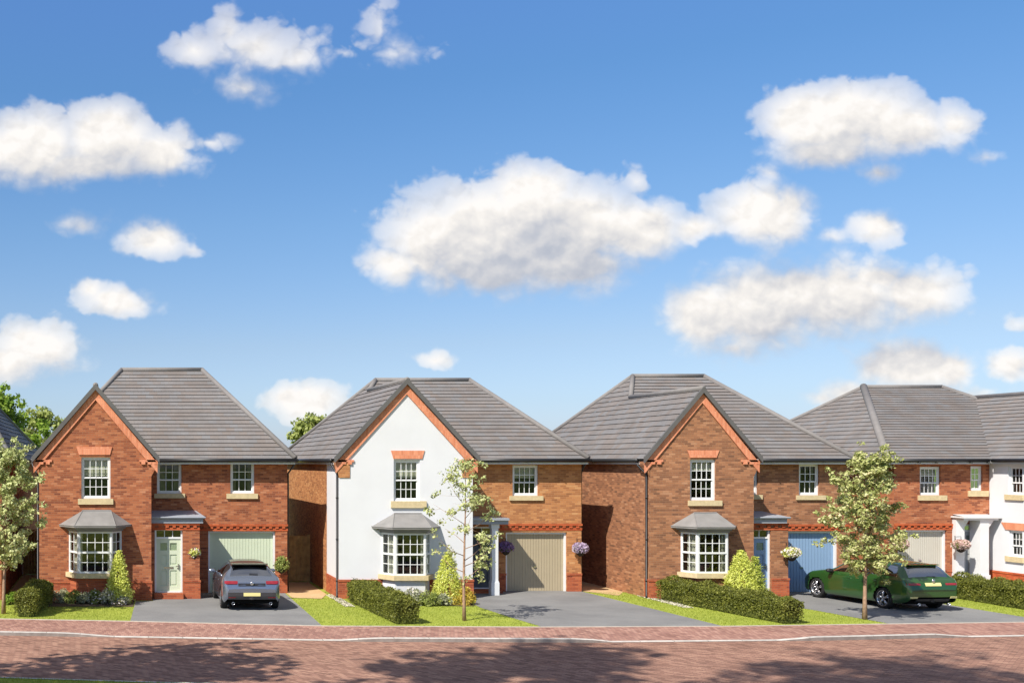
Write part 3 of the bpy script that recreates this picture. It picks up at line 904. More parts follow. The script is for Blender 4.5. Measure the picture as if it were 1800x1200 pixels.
# house 3
Y3 = 40.2
R3 = empty('brick_house', (hx(1310, 40), 40, 0), 'brown brick detached house with blue door and garage', 'house', 'detached houses along the street')
S3 = dict(Ym=Y3, Yg=38.4, Yb=50.2, Yr=45.2, wall=M['brick_brown'], gl=1141, gr=1325, mr=1492, xl=1131, xg=1336, xr=1502, ridge=(1118, 1237, 662), pitch=1.2,
          gwin=dict(rect=(1213, 1258, 807, 879), sill=(1209, 1268, 879, 888.5), lintel=(1208, 1264, 1212.5, 1259, 791, 804), blind=.25),
          bay=dict(wl=1196, fl=1226, fr=1280, top=936, bot=1007, rtop=901, rt0=1218, rt1=1258), apron=M['brick_brown'],
          mwin=[dict(rect=(1290, 1332, 812, 869), cols=3, sill=(1285, 1339, 869, 877), curtain=((0, .3), (.72, 1))),
                dict(rect=(1404.5, 1440, 815, 870), cols=3, sill=(1399, 1450, 870, 878), curtain=((0, .2), (.8, 1)))],
          garage=(hx(1473, Y3) - 2.42, hx(1473, Y3), 933), gdoor=M['door_blue'], piers=[(hx(1473, Y3), hx(1492, Y3))])
D3 = gable_house(R3, S3)
dentils(R3, Y3, hx(1355, Y3), hx(1493, Y3), hz(921, Y3))
porch_block(R3, dict(Yp=39.0, px1=1385.5, top=919, dx=(hx(1355, 39.) - .98, hx(1355, 39.)), dbot=1041, dtop=929, mat=M['door_blue'], wall=M['brick_brown'], cx1=1393), D3['gr'], Y3)

# ---------------------------------------------------------------- house 4 : brick end house with cream garage
Y4 = 43.4
R4 = empty('brick_house', (hx(1650, Y4), Y4, 0), 'red brick house with cream garage and white porch, joined to the white one', 'house')
holes = []
front_window(R4, Y4, 1617, 1653, 820, 870, 4, 2, 1, .42, holes, sill=(1613, 1663, 870, 879), curtain=((.7, 1),), blind=.3)
front_window(R4, Y4, 1706, 1727, 819, 862, 2, 2, 1, .42, holes, sill=(1701, 1736, 863, 872), blind=0)
garage_door(R4, Y4, hx(1578, Y4), hx(1664, Y4), hz(931, Y4), M['door_cream'], holes)
X4l, X4r = hx(1560, Y4) + .25, 33.4
dh = []
front_door(R4, Y4, hx(1693, Y4), hx(1736, Y4), .1, hz(921, Y4), M['door_pale'], holes, fan=.16)
mb = MB(); zw = ZE - .02; Yb4 = 55.5
mb.wall('y', Y4, [(X4l, 0), (X4r, 0), (X4r, zw), (X4l, zw)], holes, .17)
mb.wall('x', X4l, [(Y4, 0), (Yb4, 0), (Yb4, zw), (Y4, zw)]); mb.wall('y', Yb4, [(X4l, 0), (39, 0), (39, zw), (X4l, zw)])
mb.build('wall', M['brick_red'], R4)
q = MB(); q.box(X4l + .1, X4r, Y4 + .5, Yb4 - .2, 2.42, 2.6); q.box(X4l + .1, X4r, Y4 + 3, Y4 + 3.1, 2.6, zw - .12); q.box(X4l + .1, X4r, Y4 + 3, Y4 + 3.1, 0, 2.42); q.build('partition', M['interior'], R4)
q = MB(); q.box(hx(1664, Y4), 31.94, Y4 - .025, Y4 + .01, 0, .42); q.box(hx(1664, Y4), 31.94, Y4 - .045, Y4 + .01, .42, .49); q.build('plinth', M['brick_plinth'], R4)
q = MB(); q.box(hx(1740, Y4), X4r, Y4 - .025, Y4 + .01, 0, .42); q.box(hx(1740, Y4), X4r, Y4 - .045, Y4 + .01, .42, .49); q.build('plinth', M['brick_plinth'], R4)
dentils(R4, Y4, X4l, hx(1682, Y4), hz(920, Y4))
xl4, Ye4, Yr4, Ybe4 = hx(1560, 43.0), 43.0, 49.4, 55.8
zr4 = hz(681, Yr4); x41, x42 = hx(1518, Yr4), hx(1655, Yr4); xr4 = 39.3
r = MB()
roof_face(r, [(xl4, Ye4, ZE), (xr4, Ye4, ZE), (x42, Yr4, zr4), (x41, Yr4, zr4)])
roof_face(r, [(xl4, Ye4, ZE), (xl4, Ybe4, ZE), (x41, Yr4, zr4)])
roof_face(r, [(xr4, Ye4, ZE), (xr4, Ybe4, ZE), (x42, Yr4, zr4)])
roof_face(r, [(xr4, Ybe4, ZE), (xl4, Ybe4, ZE), (x41, Yr4, zr4), (x42, Yr4, zr4)])
ro = r.build('roof', M['tile'], R4)
q = MB()
ridge_run(q, (x41, Yr4, zr4 + .03), (x42, Yr4, zr4 + .03)); ridge_run(q, (xl4, Ye4, ZE + .05), (x41, Yr4, zr4 + .04), .14)
ridge_run(q, (xl4, Ybe4, ZE + .05), (x41, Yr4, zr4 + .03)); ridge_run(q, (xr4, Ye4, ZE + .05), (x42, Yr4, zr4 + .03)); ridge_run(q, (xr4, Ybe4, ZE + .05), (x42, Yr4, zr4 + .03))
q.build('ridge_tiles', M['ridge'], ro, True)
q = MB(); q.box(xl4 + .02, 33.15, Ye4 + .02, Y4 + .1, ZE - .17, ZE - .03); q.box(xl4 + .02, xl4 + .3, Y4 + .101, Ybe4, ZE - .17, ZE - .03); q.box(xl4 + .3, 39, Y4 + .101, Ybe4 - .02, ZE - .1, ZE - .04)
q.build('soffit', M['fascia'], R4)
q = MB(); q.tube([(xl4 - .03, Ye4 - .035, ZE - .035), (33.05, Ye4 - .035, ZE - .035)], .07, 8); q.tube([(xl4 - .04, Ye4, ZE - .035), (xl4 - .04, Ybe4, ZE - .035)], .07, 8)
for i in range(6): q.box(xl4 + .5 + i * .65, xl4 + .55 + i * .65, Ye4 - .1, Ye4 + .02, ZE - .13, ZE - .09)
q.build('gutter', M['gutter'], R4, True)
# porch: shallow canopy on a slim pilaster and a deeper white cheek
ztp = hz(914, 42.8)
q = MB()
q.box(31.99, 33.3, 42.82, Y4 - .003, ztp, ztp + .08); q.box(31.92, 33.36, 42.74, Y4 - .003, ztp + .08, ztp + .14)
q.add([(31.92, 42.74, ztp + .141), (33.36, 42.74, ztp + .141), (33.3, Y4 - .003, ztp + .2), (31.98, Y4 - .003, ztp + .2)], [(0, 1, 2, 3)])
q.build('porch_canopy', M['paint_white'], R4)
for a, b, yf in ((31.98, 32.3, 43.2), (32.64, 32.97, 42.86)):
    q = MB(); q.box(a, b, yf, Y4 - .003, 0, ztp - .001); q.box(a - .03, b + .03, yf - .035, Y4 - .004, 0.001, .36)
    q.prism_y([(b, ztp - .3), (b + .2, ztp - .002), (b, ztp - .002)], yf + .02, yf + .1)
    q.build('porch_cheek', M['paint_white'], R4)

# ---------------------------------------------------------------- white wing (house 5), its flank faces the camera's axis
R5 = empty('white_house', (36.5, 42, 0), 'white rendered house at the edge of the photo, brick plinth and flank sash windows', 'house')
XW = 33.4; YW0 = 38.6
def flank(y_px, X): return X * F / (y_px - PX)
wy = []
def flank_window(px0, px1, pt, pb, cols, rt, rb, split, bl):
    y1, y0 = flank(px0, XW), flank(px1, XW); ym = (y0 + y1) / 2
    z1, z0 = hz(pt, ym), hz(pb, ym)
    wy.append((y0, y1, z0, z1))
    B = basis((XW, y1, 0), (0, -1, 0), (-1, 0, 0))
    return sash(R5, B, y1 - y0, z0, z1, cols, rt, rb, split, sill=(-.1, y1 - y0 + .1, z0 - .2, z0 - .002), blind=bl)
flank_window(1772, 1797, 819, 869, 3, 2, 1, .4, 0)
flank_window(1773, 1797, 932, 978, 3, 2, 1, .4, .3)
mb = MB(); mb.wall('x', XW, [(YW0, .45), (Y4, .45), (Y4, zw), (YW0, zw)], wy, .1)
xm5 = 36.6
mb.wall('y', YW0, [(XW, 0), (39.7, 0), (39.7, zw), (xm5, 7.2), (XW, zw)])
mb.wall('x', 39.7, [(YW0, 0), (52, 0), (52, zw), (YW0, zw)])
mb.build('wall', M['render'], R5)
mb = MB(); mb.wall('x', XW - .02, [(YW0, 0), (Y4, 0), (Y4, .44), (YW0, .44)]); mb.box(XW - .04, XW + .02, YW0, Y4 - .03, .44, .51); mb.build('plinth', M['brick_dentil'], R5)
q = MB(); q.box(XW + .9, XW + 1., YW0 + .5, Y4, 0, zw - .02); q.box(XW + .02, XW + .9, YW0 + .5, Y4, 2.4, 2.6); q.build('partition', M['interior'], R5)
y1, y0 = flank(1770, XW), flank(1799, XW)
q = MB()
zl = hz(932, 42)
b_ = len(q.v); q.add([(XW - .03, y1 + .05, zl), (XW - .03, y0 - .05, zl), (XW - .03, y0 - .25, zl + .27), (XW - .03, y1 + .25, zl + .27),
       (XW + .05, y1 + .05, zl), (XW + .05, y0 - .05, zl), (XW + .05, y0 - .25, zl + .27), (XW + .05, y1 + .25, zl + .27)],
      [(0, 1, 2, 3), (7, 6, 5, 4), (0, 4, 5, 1), (1, 5, 6, 2), (2, 6, 7, 3), (3, 7, 4, 0)])
q.build('lintel', M['brick_rubbed'], R5)
xl5, xr5, zr5 = 33.15, 40.05, 7.32
Yj5 = Ye4 + (zr5 - ZE) / ((zr4 - ZE) / (Yr4 - Ye4))
r = MB()
roof_face(r, [(xl5, YW0 - .1, ZE), (xl5, Ye4, ZE), (xm5, Yj5, zr5), (xm5, YW0 - .1, zr5)])
roof_face(r, [(xr5, YW0 - .1, ZE), (xr5, Ye4, ZE), (xm5, Yj5, zr5), (xm5, YW0 - .1, zr5)])
ro = r.build('roof', M['tile'], R5)
q = MB(); ridge_run(q, (xm5, YW0 - .1, zr5 + .03), (xm5, Yj5 + .1, zr5 + .03)); q.build('ridge_tiles', M['ridge'], ro, True)
q = MB(); q.box(xl5 + .02, XW + .1, YW0, Y4 - .4, ZE - .17, ZE - .03); q.box(XW + .1, 39.9, YW0 + .02, Y4 + .2, ZE - .06, ZE - .04); q.build('soffit', M['fascia'], R5)
q = MB(); q.tube([(xl5 - .035, YW0, ZE - .035), (xl5 - .035, Ye4 - .1, ZE - .035)], .07, 8); q.build('gutter', M['gutter'], R5, True)

# ---------------------------------------------------------------- house 0 at the left edge
R0 = empty('brick_house', (-8, 45, 0), 'brick house with dark slate roof, mostly cut off by the photo edge', 'house')
Xr0 = -3.75
mb = MB(); mb.box(-12, Xr0, 38.0, 58, 0, zw); mb.build('wall', M['brick_red'], R0)
r = MB(); a0, b0, c0, d0_ = (-12.3, 37.6), (-3.4, 37.6), (-3.4, 58.3), (-12.3, 58.3)
zr0 = 8.05; e0, e1 = (-9.2, 48., zr0), (-6.05, 48., zr0)
P3 = lambda p: (p[0], p[1], ZE)
roof_face(r, [P3(a0), P3(b0), e1, e0]); roof_face(r, [P3(b0), P3(c0), e1]); roof_face(r, [P3(c0), P3(d0_), e0, e1]); roof_face(r, [P3(d0_), P3(a0), e0])
ro = r.build('roof', M['tile_slate'], R0)
q = MB(); ridge_run(q, e0, e1); ridge_run(q, (-3.4, 58.3, ZE + .05), e1); ridge_run(q, (-3.4, 37.6, ZE + .05), e1); q.build('ridge_tiles', M['verge'], ro, True)
q = MB(); q.box(-12.2, -3.42, 37.65, 58.2, ZE - .17, ZE - .03); q.build('soffit', M['fascia'], R0)
q = MB(); q.tube([(-3.36, 37.6, ZE - .035), (-3.36, 58.3, ZE - .035)], .07, 8); q.build('gutter', M['gutter'], R0, True)

# ---------------------------------------------------------------- gates
def gate(x0, x1, Y, h, label):
    g = empty('wooden_gate', ((x0 + x1) / 2, Y, 0), label, 'gate', 'side gates between the houses')
    n = max(4, int((x1 - x0) / .12)); q = MB()
    for i in range(n):
        a = x0 + (x1 - x0) * i / n; q.box(a + .004, a + (x1 - x0) / n - .004, Y, Y + .022, .05, h + (.01 if i % 2 else 0))
    q.build('board_panel', M['wood'], g)
    q = MB()
    for z in (.3, h / 2, h - .25): q.box(x0, x1, Y + .023, Y + .07, z - .05, z + .05)
    q.build('rail', M['wood'], g)
    q = MB(); q.tube([(x0 + .1, Y - .02, h * .55), (x0 + .2, Y - .02, h * .55)], .014, 6); q.build('latch', M['car_black'], g)
    for a in (x0 - .1, x1):
        q = MB(); q.box(a, a + .1, Y - .02, Y + .08, 0, h + .05); q.build('post', M['wood'], g)
gate(6.6, 7.42, 43.6, 1.78, 'boarded timber side gate in the gap beside the white rendered house')
gate(-3.6, -2.75, 46.5, 1.85, 'boarded timber side gate in the gap beside the dark slate roofed house')

# ---------------------------------------------------------------- ground, road, pavement
q = MB(); q.quad((-900, -900, -.25), (900, -900, -.25), (900, 1500, -.25), (-900, 1500, -.25))
tag(q.build('ground', M['field']), 'grassy ground reaching to the horizon', kind='structure')


def interp(tab, x):
    if x <= tab[0][0]: return tab[0][1]
    for (a, b), (c, d) in zip(tab[:-1], tab[1:]):
        if x <= c:
            t = (x - a) / (c - a); return b + (d - b) * t
    return tab[-1][1]


# plan curves keyed by world X
BACK = [(-40, 36.2), (-12, 34.2), (-3.3, 33.4), (.5, 32.9), (5.9, 31.95), (11.8, 31.75), (17.2, 31.9), (22, 32.35), (26.5, 32.75), (40, 33.6), (80, 36)]
KERB = [(-40, 33.6), (-12, 31.6), (-3.1, 30.85), (-.9, 30.6), (6.7, 29.75), (12.6, 29.6), (18.7, 29.95), (21.9, 30.4), (25, 30.7), (40, 31.6), (80, 34)]
NEAR = [(-40, 27.3), (-12, 25.3), (-2.4, 24.45), (1.0, 23.9), (8, 23.1), (15, 22.9), (25, 23.4), (40, 24.2), (80, 26)]
DROP = [(-100, 0), (-1.2, 0), (-.1, 1), (5.9, 1), (6.8, 0), (12.3, 0), (13, 1), (17.6, 1), (18.5, 0), (22.1, 0), (22.8, 1), (27.6, 1), (28.6, 0), (100, 0)]
XS = [-40 + i * .5 for i in range(241)]
ROADZ = -.09
q = MB()
for a, b in zip(XS[:-1], XS[1:]):
    ka, kb = interp(KERB, a), interp(KERB, b); ba, bb = interp(BACK, a), interp(BACK, b)
    za, zb = -.075 * interp(DROP, a), -.075 * interp(DROP, b)
    q.quad((a, ka + .12, za), (b, kb + .12, zb), (b, bb, 0.), (a, ba, 0.))
tag(q.build('pavement', M['pavers_walk']), 'red block paved footway', kind='structure')
q = MB(); q2 = MB(); kface = []
for a, b in zip(XS[:-1], XS[1:]):
    ka, kb = interp(KERB, a), interp(KERB, b); na, nb = interp(NEAR, a), interp(NEAR, b)
    q.quad((a, na, ROADZ), (b, nb, ROADZ), (b, kb + .05, ROADZ), (a, ka + .05, ROADZ))
    za, zb = .012 - .075 * interp(DROP, a), .012 - .075 * interp(DROP, b)
    for (y, w_) in (('k', .125),):
        q2.quad((a, ka, za - .012), (b, kb, zb - .012), (b, kb + .02, zb), (a, ka + .02, za))
        q2.quad((a, ka + .02, za), (b, kb + .02, zb), (b, kb + .135, zb), (a, ka + .135, za))
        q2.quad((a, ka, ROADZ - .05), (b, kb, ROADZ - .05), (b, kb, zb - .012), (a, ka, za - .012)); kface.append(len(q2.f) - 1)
        q2.quad((a, ka + .135, za), (b, kb + .135, zb), (b, kb + .135, zb - .1), (a, ka + .135, za - .1))
    q2.quad((a, na - .13, .0), (b, nb - .13, .0), (b, nb - .02, .0), (a, na - .02, .0)); q2.quad((a, na - .02, 0), (b, nb - .02, 0), (b, nb, -.012), (a, na, -.012)); q2.quad((a, na, -.012), (b, nb, -.012), (b, nb, ROADZ - .05), (a, na, ROADZ - .05))
tag(q.build('road', M['pavers']), 'brown block paved road', kind='structure')
kob = tag(q2.build('kerb', M['kerb']), 'pale concrete kerbs of the road', kind='structure')
kob.data.materials.append(plain('dark_kerb_face', (.26, .225, .2), .9, 0, .2, 0, .2, 5))  # darker concrete on the upright faces of the far kerb
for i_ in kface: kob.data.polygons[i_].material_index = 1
q = MB(); q2 = MB()
for a, b in zip(XS[:-1], XS[1:]):
    ba, bb = interp(BACK, a), interp(BACK, b)
    q2.quad((a, ba - .01, .014), (b, bb - .01, .014), (b, bb + .055, .014), (a, ba + .055, .014))
    q2.quad((a, ba - .01, -.02), (b, bb - .01, -.02), (b, bb - .01, .014), (a, ba - .01, .014))
    q.quad((a, ba + .03, .0), (b, bb + .03, .0), (b, 75, .0), (a, 75, .0))
tag(q.build('lawn', M['lawn']), 'front lawns of the houses', kind='structure')
tag(q2.build('edging', M['edging']), 'pale edging between pavement and gardens', kind='structure')
q = MB()
for a, b in zip(XS[:-1], XS[1:]):
    na, nb = interp(NEAR, a), interp(NEAR, b); q.quad((a, -40, -.0), (b, -40, -.0), (b, nb - .12, -.012), (a, na - .12, -.012))
tag(q.build('verge', M['lawn']), 'grass verge on the near side of the road', kind='structure')


def sheet(name, mat, poly, z, label):
    q = MB(); q.add([(x, y, z) for x, y in poly], [tuple(range(len(poly)))])
    return tag(q.build(name, mat), label, kind='structure')


def bk(x): return interp(BACK, x) + .05
DRIVES = [
    [(.48, bk(.48)), (2.5, bk(2.5)), (5.86, bk(5.86)), (6.02, 40.15), (1.3, 40.15), (1.3, 37.7), (.72, 37.6)],
    [(11.95, bk(11.95)), (14, bk(14)), (17.1, bk(17.1)), (16.65, 40.7), (12.3, 40.7), (12.2, 38.2), (11.65, 36.8), (11.6, 36.0), (11.75, 34)],
    [(22.1, bk(22.1)), (24, bk(24)), (27.1, bk(27.1)), (26.9, 37.5), (26.0, 40.4), (21.9, 40.4), (21.75, 38.4), (21.7, 36.0)],
    [(29.5, bk(29.5)), (32.9, bk(32.9)), (33.2, 43.5), (29.5, 43.5)],
]
for i, p in enumerate(DRIVES):
    sheet('driveway', M['asphalt'], p, .008 , ['grey tarmac drive under the silver hatchback', 'empty grey tarmac drive before the taupe garage', 'grey tarmac drive under the green estate car', 'grey tarmac drive before the cream garage'][i])
sheet('path', M['path'], [(6.05, 38.6), (7.0, 38.3), (7.4, 39.6), (7.45, 43.6), (6.1, 43.6)], .012, 'buff path leading to the side gate')
sheet('path', M['path'], [(16.7, 40.6), (17.4, 39.2), (18.1, 40.4), (18.2, 47.4), (16.75, 47.4)], .012, 'buff path in the passage by the brown brick house')
sheet('path', M['path'], [(-3.7, 40), (-2.7, 40), (-2.7, 46.4), (-3.7, 46.4)], .012, 'path in the passage by the slate roofed house')
sheet('border_bed', M['soil'], [(-2.1, 36.2), (.62, 36.2), (.7, 37.88), (-2.2, 37.88)], .012, 'planted soil border below the bay window')
sheet('border_bed', M['soil'], [(8.4, 36.6), (11.5, 36.3), (12.0, 38.38), (8.0, 38.38)], .012, 'planted soil border by the white gable')
sheet('border_bed', M['soil'], [(18.6, 37.0), (21.6, 36.6), (21.7, 38.38), (18.3, 38.38)], .012, 'planted soil border by the brown brick gable')


# ---------------------------------------------------------------- foliage makers
def hedge(p0, p1, hw, h, label, n, seed):
    rng = np.random.default_rng(seed)
    a, b = np.array(p0), np.array(p1); L = np.linalg.norm(b - a); t = (b - a) / L; s = np.array([-t[1], t[0]])
    area = {'top': L * 2 * hw, 'l': L * h, 'r': L * h, 'e0': 2 * hw * h, 'e1': 2 * hw * h}
    tot = sum(area.values()); P = []; NN = []
    for k, ar in area.items():
        m = int(n * ar / tot); u = rng.uniform(0, L, m); v = rng.uniform(-hw, hw, m); z = h * np.sqrt(rng.uniform(0.002, 1, m)); j = rng.normal(0, .028, m)
        if k == 'top': q = (u, v, h + j)
        elif k == 'l': q = (u, hw + j, z)
        elif k == 'r': q = (u, -hw + j, z)
        elif k == 'e0': q = (j, v, z)
        else: q = (L + j, v, z)
        P.append(np.stack(q, 1)); NN.append(np.tile({'top': (0, 0, 1.), 'l': (0, 1., .25), 'r': (0, -1., .25), 'e0': (-1., 0, .25), 'e1': (1., 0, .25)}[k], (m, 1)))
    P = np.concatenate(P); NN = np.concatenate(NN)
    # clipped but lumpy outline
    lump = .06 * np.sin(P[:, 0] * 3.1 + seed) + .045 * np.sin(P[:, 0] * 7.3 + P[:, 1] * 9) + .035 * np.sin(P[:, 2] * 11 + P[:, 0] * 4.7)
    P[:, 2] = np.maximum(.02, P[:, 2] * (1 + lump)); P[:, 1] *= 1 + lump * .9
    e = np.minimum(P[:, 0], L - P[:, 0]); top = P[:, 2] > h * .85
    P[:, 2] -= np.where(top, .1 * np.clip(1 - e / .25, 0, 1) + .08 * np.clip((np.abs(P[:, 1]) - hw * .6) / (hw * .4), 0, 1), 0)
    W = np.zeros_like(P); W[:, :2] = a + P[:, :1] * t + P[:, 1:2] * s; W[:, 2] = P[:, 2]
    loc = ((a[0] + b[0]) / 2, (a[1] + b[1]) / 2, 0)
    root = empty('hedge', loc, label, 'hedge', 'clipped garden hedges')
    NW = np.zeros_like(NN); NW[:, :2] = NN[:, :1] * t + NN[:, 1:2] * s; NW[:, 2] = NN[:, 2]
    V, Q = leaves(W, rng, .032, .07, .6, .1, NW, .6)
    np_mesh('foliage', V, Q, M['leaf_hedge'], root)
    q = MB(); hw2, h2 = hw - .07, h - .08
    c = [tuple(a + t * .08 + s * hw2), tuple(b - t * .08 + s * hw2), tuple(b - t * .08 - s * hw2), tuple(a + t * .08 - s * hw2)]
    q.prism_z([(float(x), float(y)) for x, y in c], .03, h2)
    q.build('twigs', M['twig'], root)
    return root


M['twig'] = plain('hedge_twigs', (.09, .1, .025), .95, 0, .1, 0, .4, 14)
hedge((-2.62, 33.75), (-2.3, 37.2), .31, .78, 'short clipped hedge beside the red brick gable, nearest the left street tree', 15000, 1)
hedge((8.3, 32.25), (8.05, 37.6), .34, .74, 'clipped hedge running from the white gable down to the pavement', 23000, 2)
hedge((19.32, 32.35), (18.5, 38.1), .31, .74, 'long clipped hedge before the brown brick gable, ending by the third driveway', 23000, 3)
hedge((28.6, 33.2), (28.75, 38.8), .34, .78, 'clipped hedge beside the green estate car, cut by the photo edge', 19000, 4)


def tree(name, label, base, h, crown_z0, crown_r, n_leaf, seed, mat, bark, leaf=(.09, .15), trunk_r=.055, n_br=22, egg=.45, group=None, lean=(0, 0), twig_spread=.16, gap=0.0):
    rng = np.random.default_rng(seed)
    root = empty(name, (base[0], base[1], 0), label, 'tree', group)
    bx, by = base; mb = MB()
    top = np.array([bx + lean[0], by + lean[1], h * .97])
    path = []
    for i in range(9):
        t = i / 8
        path.append((bx + lean[0] * t + .03 * h / 5 * math.sin(t * 5 + seed), by + lean[1] * t + .03 * h / 5 * math.cos(t * 4 + seed), top[2] * t))
    rad = [max(.006 * h / 5, trunk_r * (1 - .93 * (i / 8))) * (1.25 if i == 0 else 1) for i in range(9)]
    mb.tube(path, rad, 8)
    pts = []
    cz = crown_z0 + (h - crown_z0) * egg
    def env(z):
        if z < cz: q = (z - cz) / (cz - crown_z0)
        else: q = (z - cz) / (h - cz)
        return crown_r * math.sqrt(max(0.02, 1 - q * q))
    for i in range(n_br):
        f = (i + rng.uniform(0, .8)) / n_br
        z0 = crown_z0 * .92 + (h * .93 - crown_z0 * .92) * f
        ph = i * 2.399 + rng.uniform(-.4, .4)
        tt = z0 / top[2]; k = min(7, int(tt * 8)); o = np.array(path[k]) + (np.array(path[k + 1]) - np.array(path[k])) * (tt * 8 - k)
        zt = min(h * .985, z0 + (h - crown_z0) * rng.uniform(.1, .24))
        R = env(min(zt, h * .99)) * rng.uniform(.72, 1.08)
        e = o + np.array([math.cos(ph) * R, math.sin(ph) * R, zt - z0])
        mid = (o + e) / 2 + np.array([0, 0, -.06 * R]) + rng.normal(0, .03, 3) * crown_r
        r0 = trunk_r * .32 * (1 - f * .6)
        mb.tube([tuple(o), tuple(mid), tuple(e)], [r0, r0 * .6, r0 * .2], 5)
        if rng.uniform() < gap: continue
        for j in range(4):
            s = rng.uniform(.25, 1.0); p = o + (e - o) * s
            q = p + rng.normal(0, 1, 3) * crown_r * np.array([.24, .24, .16])
            mb.tube([tuple(p), tuple(q)], [r0 * .35, r0 * .12], 4)
            nl = rng.integers(6, 12)
            pts.append((p, q))
    per = max(1, n_leaf // max(1, len(pts)))
    P = []; OUT = []; clump = leaf[1] * 1.05
    for (p, q) in pts:
        # leaves sit in small rosettes along the twig and face out of them
        for c_ in range(3):
            cc_ = p + (q - p) * rng.uniform(.2, 1.15) + rng.normal(0, twig_spread * crown_r * .42, 3)
            kk = max(1, int(per / 3 * rng.uniform(.45, 1.45)))
            dd = rng.normal(0, 1, (kk, 3)); dd /= np.linalg.norm(dd, axis=1, keepdims=True)
            P.append(cc_ + dd * clump * rng.uniform(.35, 1.15, (kk, 1)) * np.array([1, 1, .75])); OUT.append(dd)
    P = np.concatenate(P); OUT = np.concatenate(OUT)
    mb.build('trunk', bark, root, True)
    V, Q = leaves(P, rng, leaf[0], leaf[1], .62, .3, OUT + .35 * (P - np.array([bx, by, crown_z0 + (h - crown_z0) * .25])) / crown_r, .4)
    np_mesh('crown', V, Q, mat, root)
    return root


tree('street_tree', 'young pale leaved tree cut by the photo edge, beside the short hedge', (hx(8, 34.6) , 34.6), 5.15, 1.35, 1.25, 12500, 11, M['leaf_pale'], M['bark'], (.075, .13), .06, 36, group='young street trees')
tree('street_tree', 'slender sparse young tree on the lawn before the white gable', (hx(817, 33.1), 33.1), 4.75, 1.25, 1.12, 2400, 29, M['leaf_pale'], M['bark'], (.07, .12), .05, 19, group='young street trees', gap=.12, twig_spread=.12)
tree('street_tree', 'young tree with dense blush green crown before the green estate car', (hx(1522, 33.3), 33.3), 4.85, 1.3, 1.1, 17000, 5, M['leaf_blush'], M['bark'], (.065, .115), .06, 46, group='young street trees')
tree('background_tree', 'leafy bright green tree rising behind the slate roofed house', (-6.9, 63), 8.1, 2.5, 2.9, 30000, 21, M['leaf_bright'], M['bark_dark'], (.18, .34), .25, 70, group='trees behind the houses')
tree('background_tree', 'smaller bushy tree in the background, between the slate roof and red brick gable', (-4.2, 70), 7.6, 2.5, 2.2, 6000, 22, M['leaf_yellowgreen'], M['bark_dark'], (.2, .36), .2, 24, group='trees behind the houses')
tree('background_tree', 'olive green tree peeping over the white house eaves beside its roof slope', (10.9, 62), 7.0, 2.2, 1.9, 7500, 23, M['leaf_yellowgreen'], M['bark_dark'], (.16, .3), .2, 26, group='trees behind the houses')
# the trees by the near verge whose shadows fall on the road
tree('verge_tree', 'broad tree on the near verge, casting the shade across the road', (-7.0, 19.2), 13.0, 7.6, 3.0, 2600, 31, M['leaf_dark'], M['bark_dark'], (.35, .6), .22, 26, group='tall trees on the near verge')
tree('verge_tree', 'very tall tree on the near verge, shading the road', (-4.8, 13.2), 24.0, 12.5, 3.1, 3000, 33, M['leaf_dark'], M['bark_dark'], (.4, .7), .4, 34, group='tall trees on the near verge')


tree('verge_tree', 'tallest slender tree on the near verge, high crown shading the far end of the road', (-2.6, 7.6), 31.0, 22.5, 2.9, 2300, 37, M['leaf_dark'], M['bark_dark'], (.4, .7), .36, 26, group='tall trees on the near verge')


def shrub(name, label, base, r, h, n, seed, mat, leaf=(.05, .1), cat='shrub', group=None, flower=None, nf=0, core=True):
    rng = np.random.default_rng(seed)
    root = empty(name, (base[0], base[1], 0), label, cat, group)
    m = 14
    cl = rng.normal(0, 1, (m, 3)); cl /= np.linalg.norm(cl, axis=1, keepdims=True); cl[:, 2] = np.abs(cl[:, 2])
    cl *= np.array([r * .62, r * .62, h * .62]); cl[:, 2] += h * .12
    k = n // m; P = []
    for c in cl:
        s = rng.uniform(.28, .46)
        d = rng.normal(0, 1, (k, 3)); d /= np.linalg.norm(d, axis=1, keepdims=True)
        P.append(c + d * np.array([r, r, h * .8]) * s * rng.uniform(.6, 1.05, (k, 1)))
    P = np.concatenate(P); P[:, 2] = np.clip(P[:, 2], .01, None); O_ = P - np.array([0, 0, h * .1])
    P += np.array([base[0], base[1], 0])
    V, Q = leaves(P, rng, *leaf, .5, .2, O_, .6)
    np_mesh('foliage', V, Q, mat, root)
    mb = MB()
    for i in range(7):
        e = cl[i]; mb.tube([(base[0], base[1], 0), (base[0] + e[0] * .9, base[1] + e[1] * .9, e[2])], [.012, .005], 4)
    mb.build('stems', M['bark_dark'], root)
    if flower is not None:
        d = rng.normal(0, 1, (nf, 3)); d /= np.linalg.norm(d, axis=1, keepdims=True); d[:, 2] = np.abs(d[:, 2])
        F_ = d * np.array([r * 1.0, r * 1.0, h * .9]) * rng.uniform(.8, 1.05, (nf, 1)) + np.array([base[0], base[1], h * .1])
        V, Q = leaves(F_, rng, .05, .09, .9, .8); np_mesh('blossom', V, Q, flower, root)
    return root


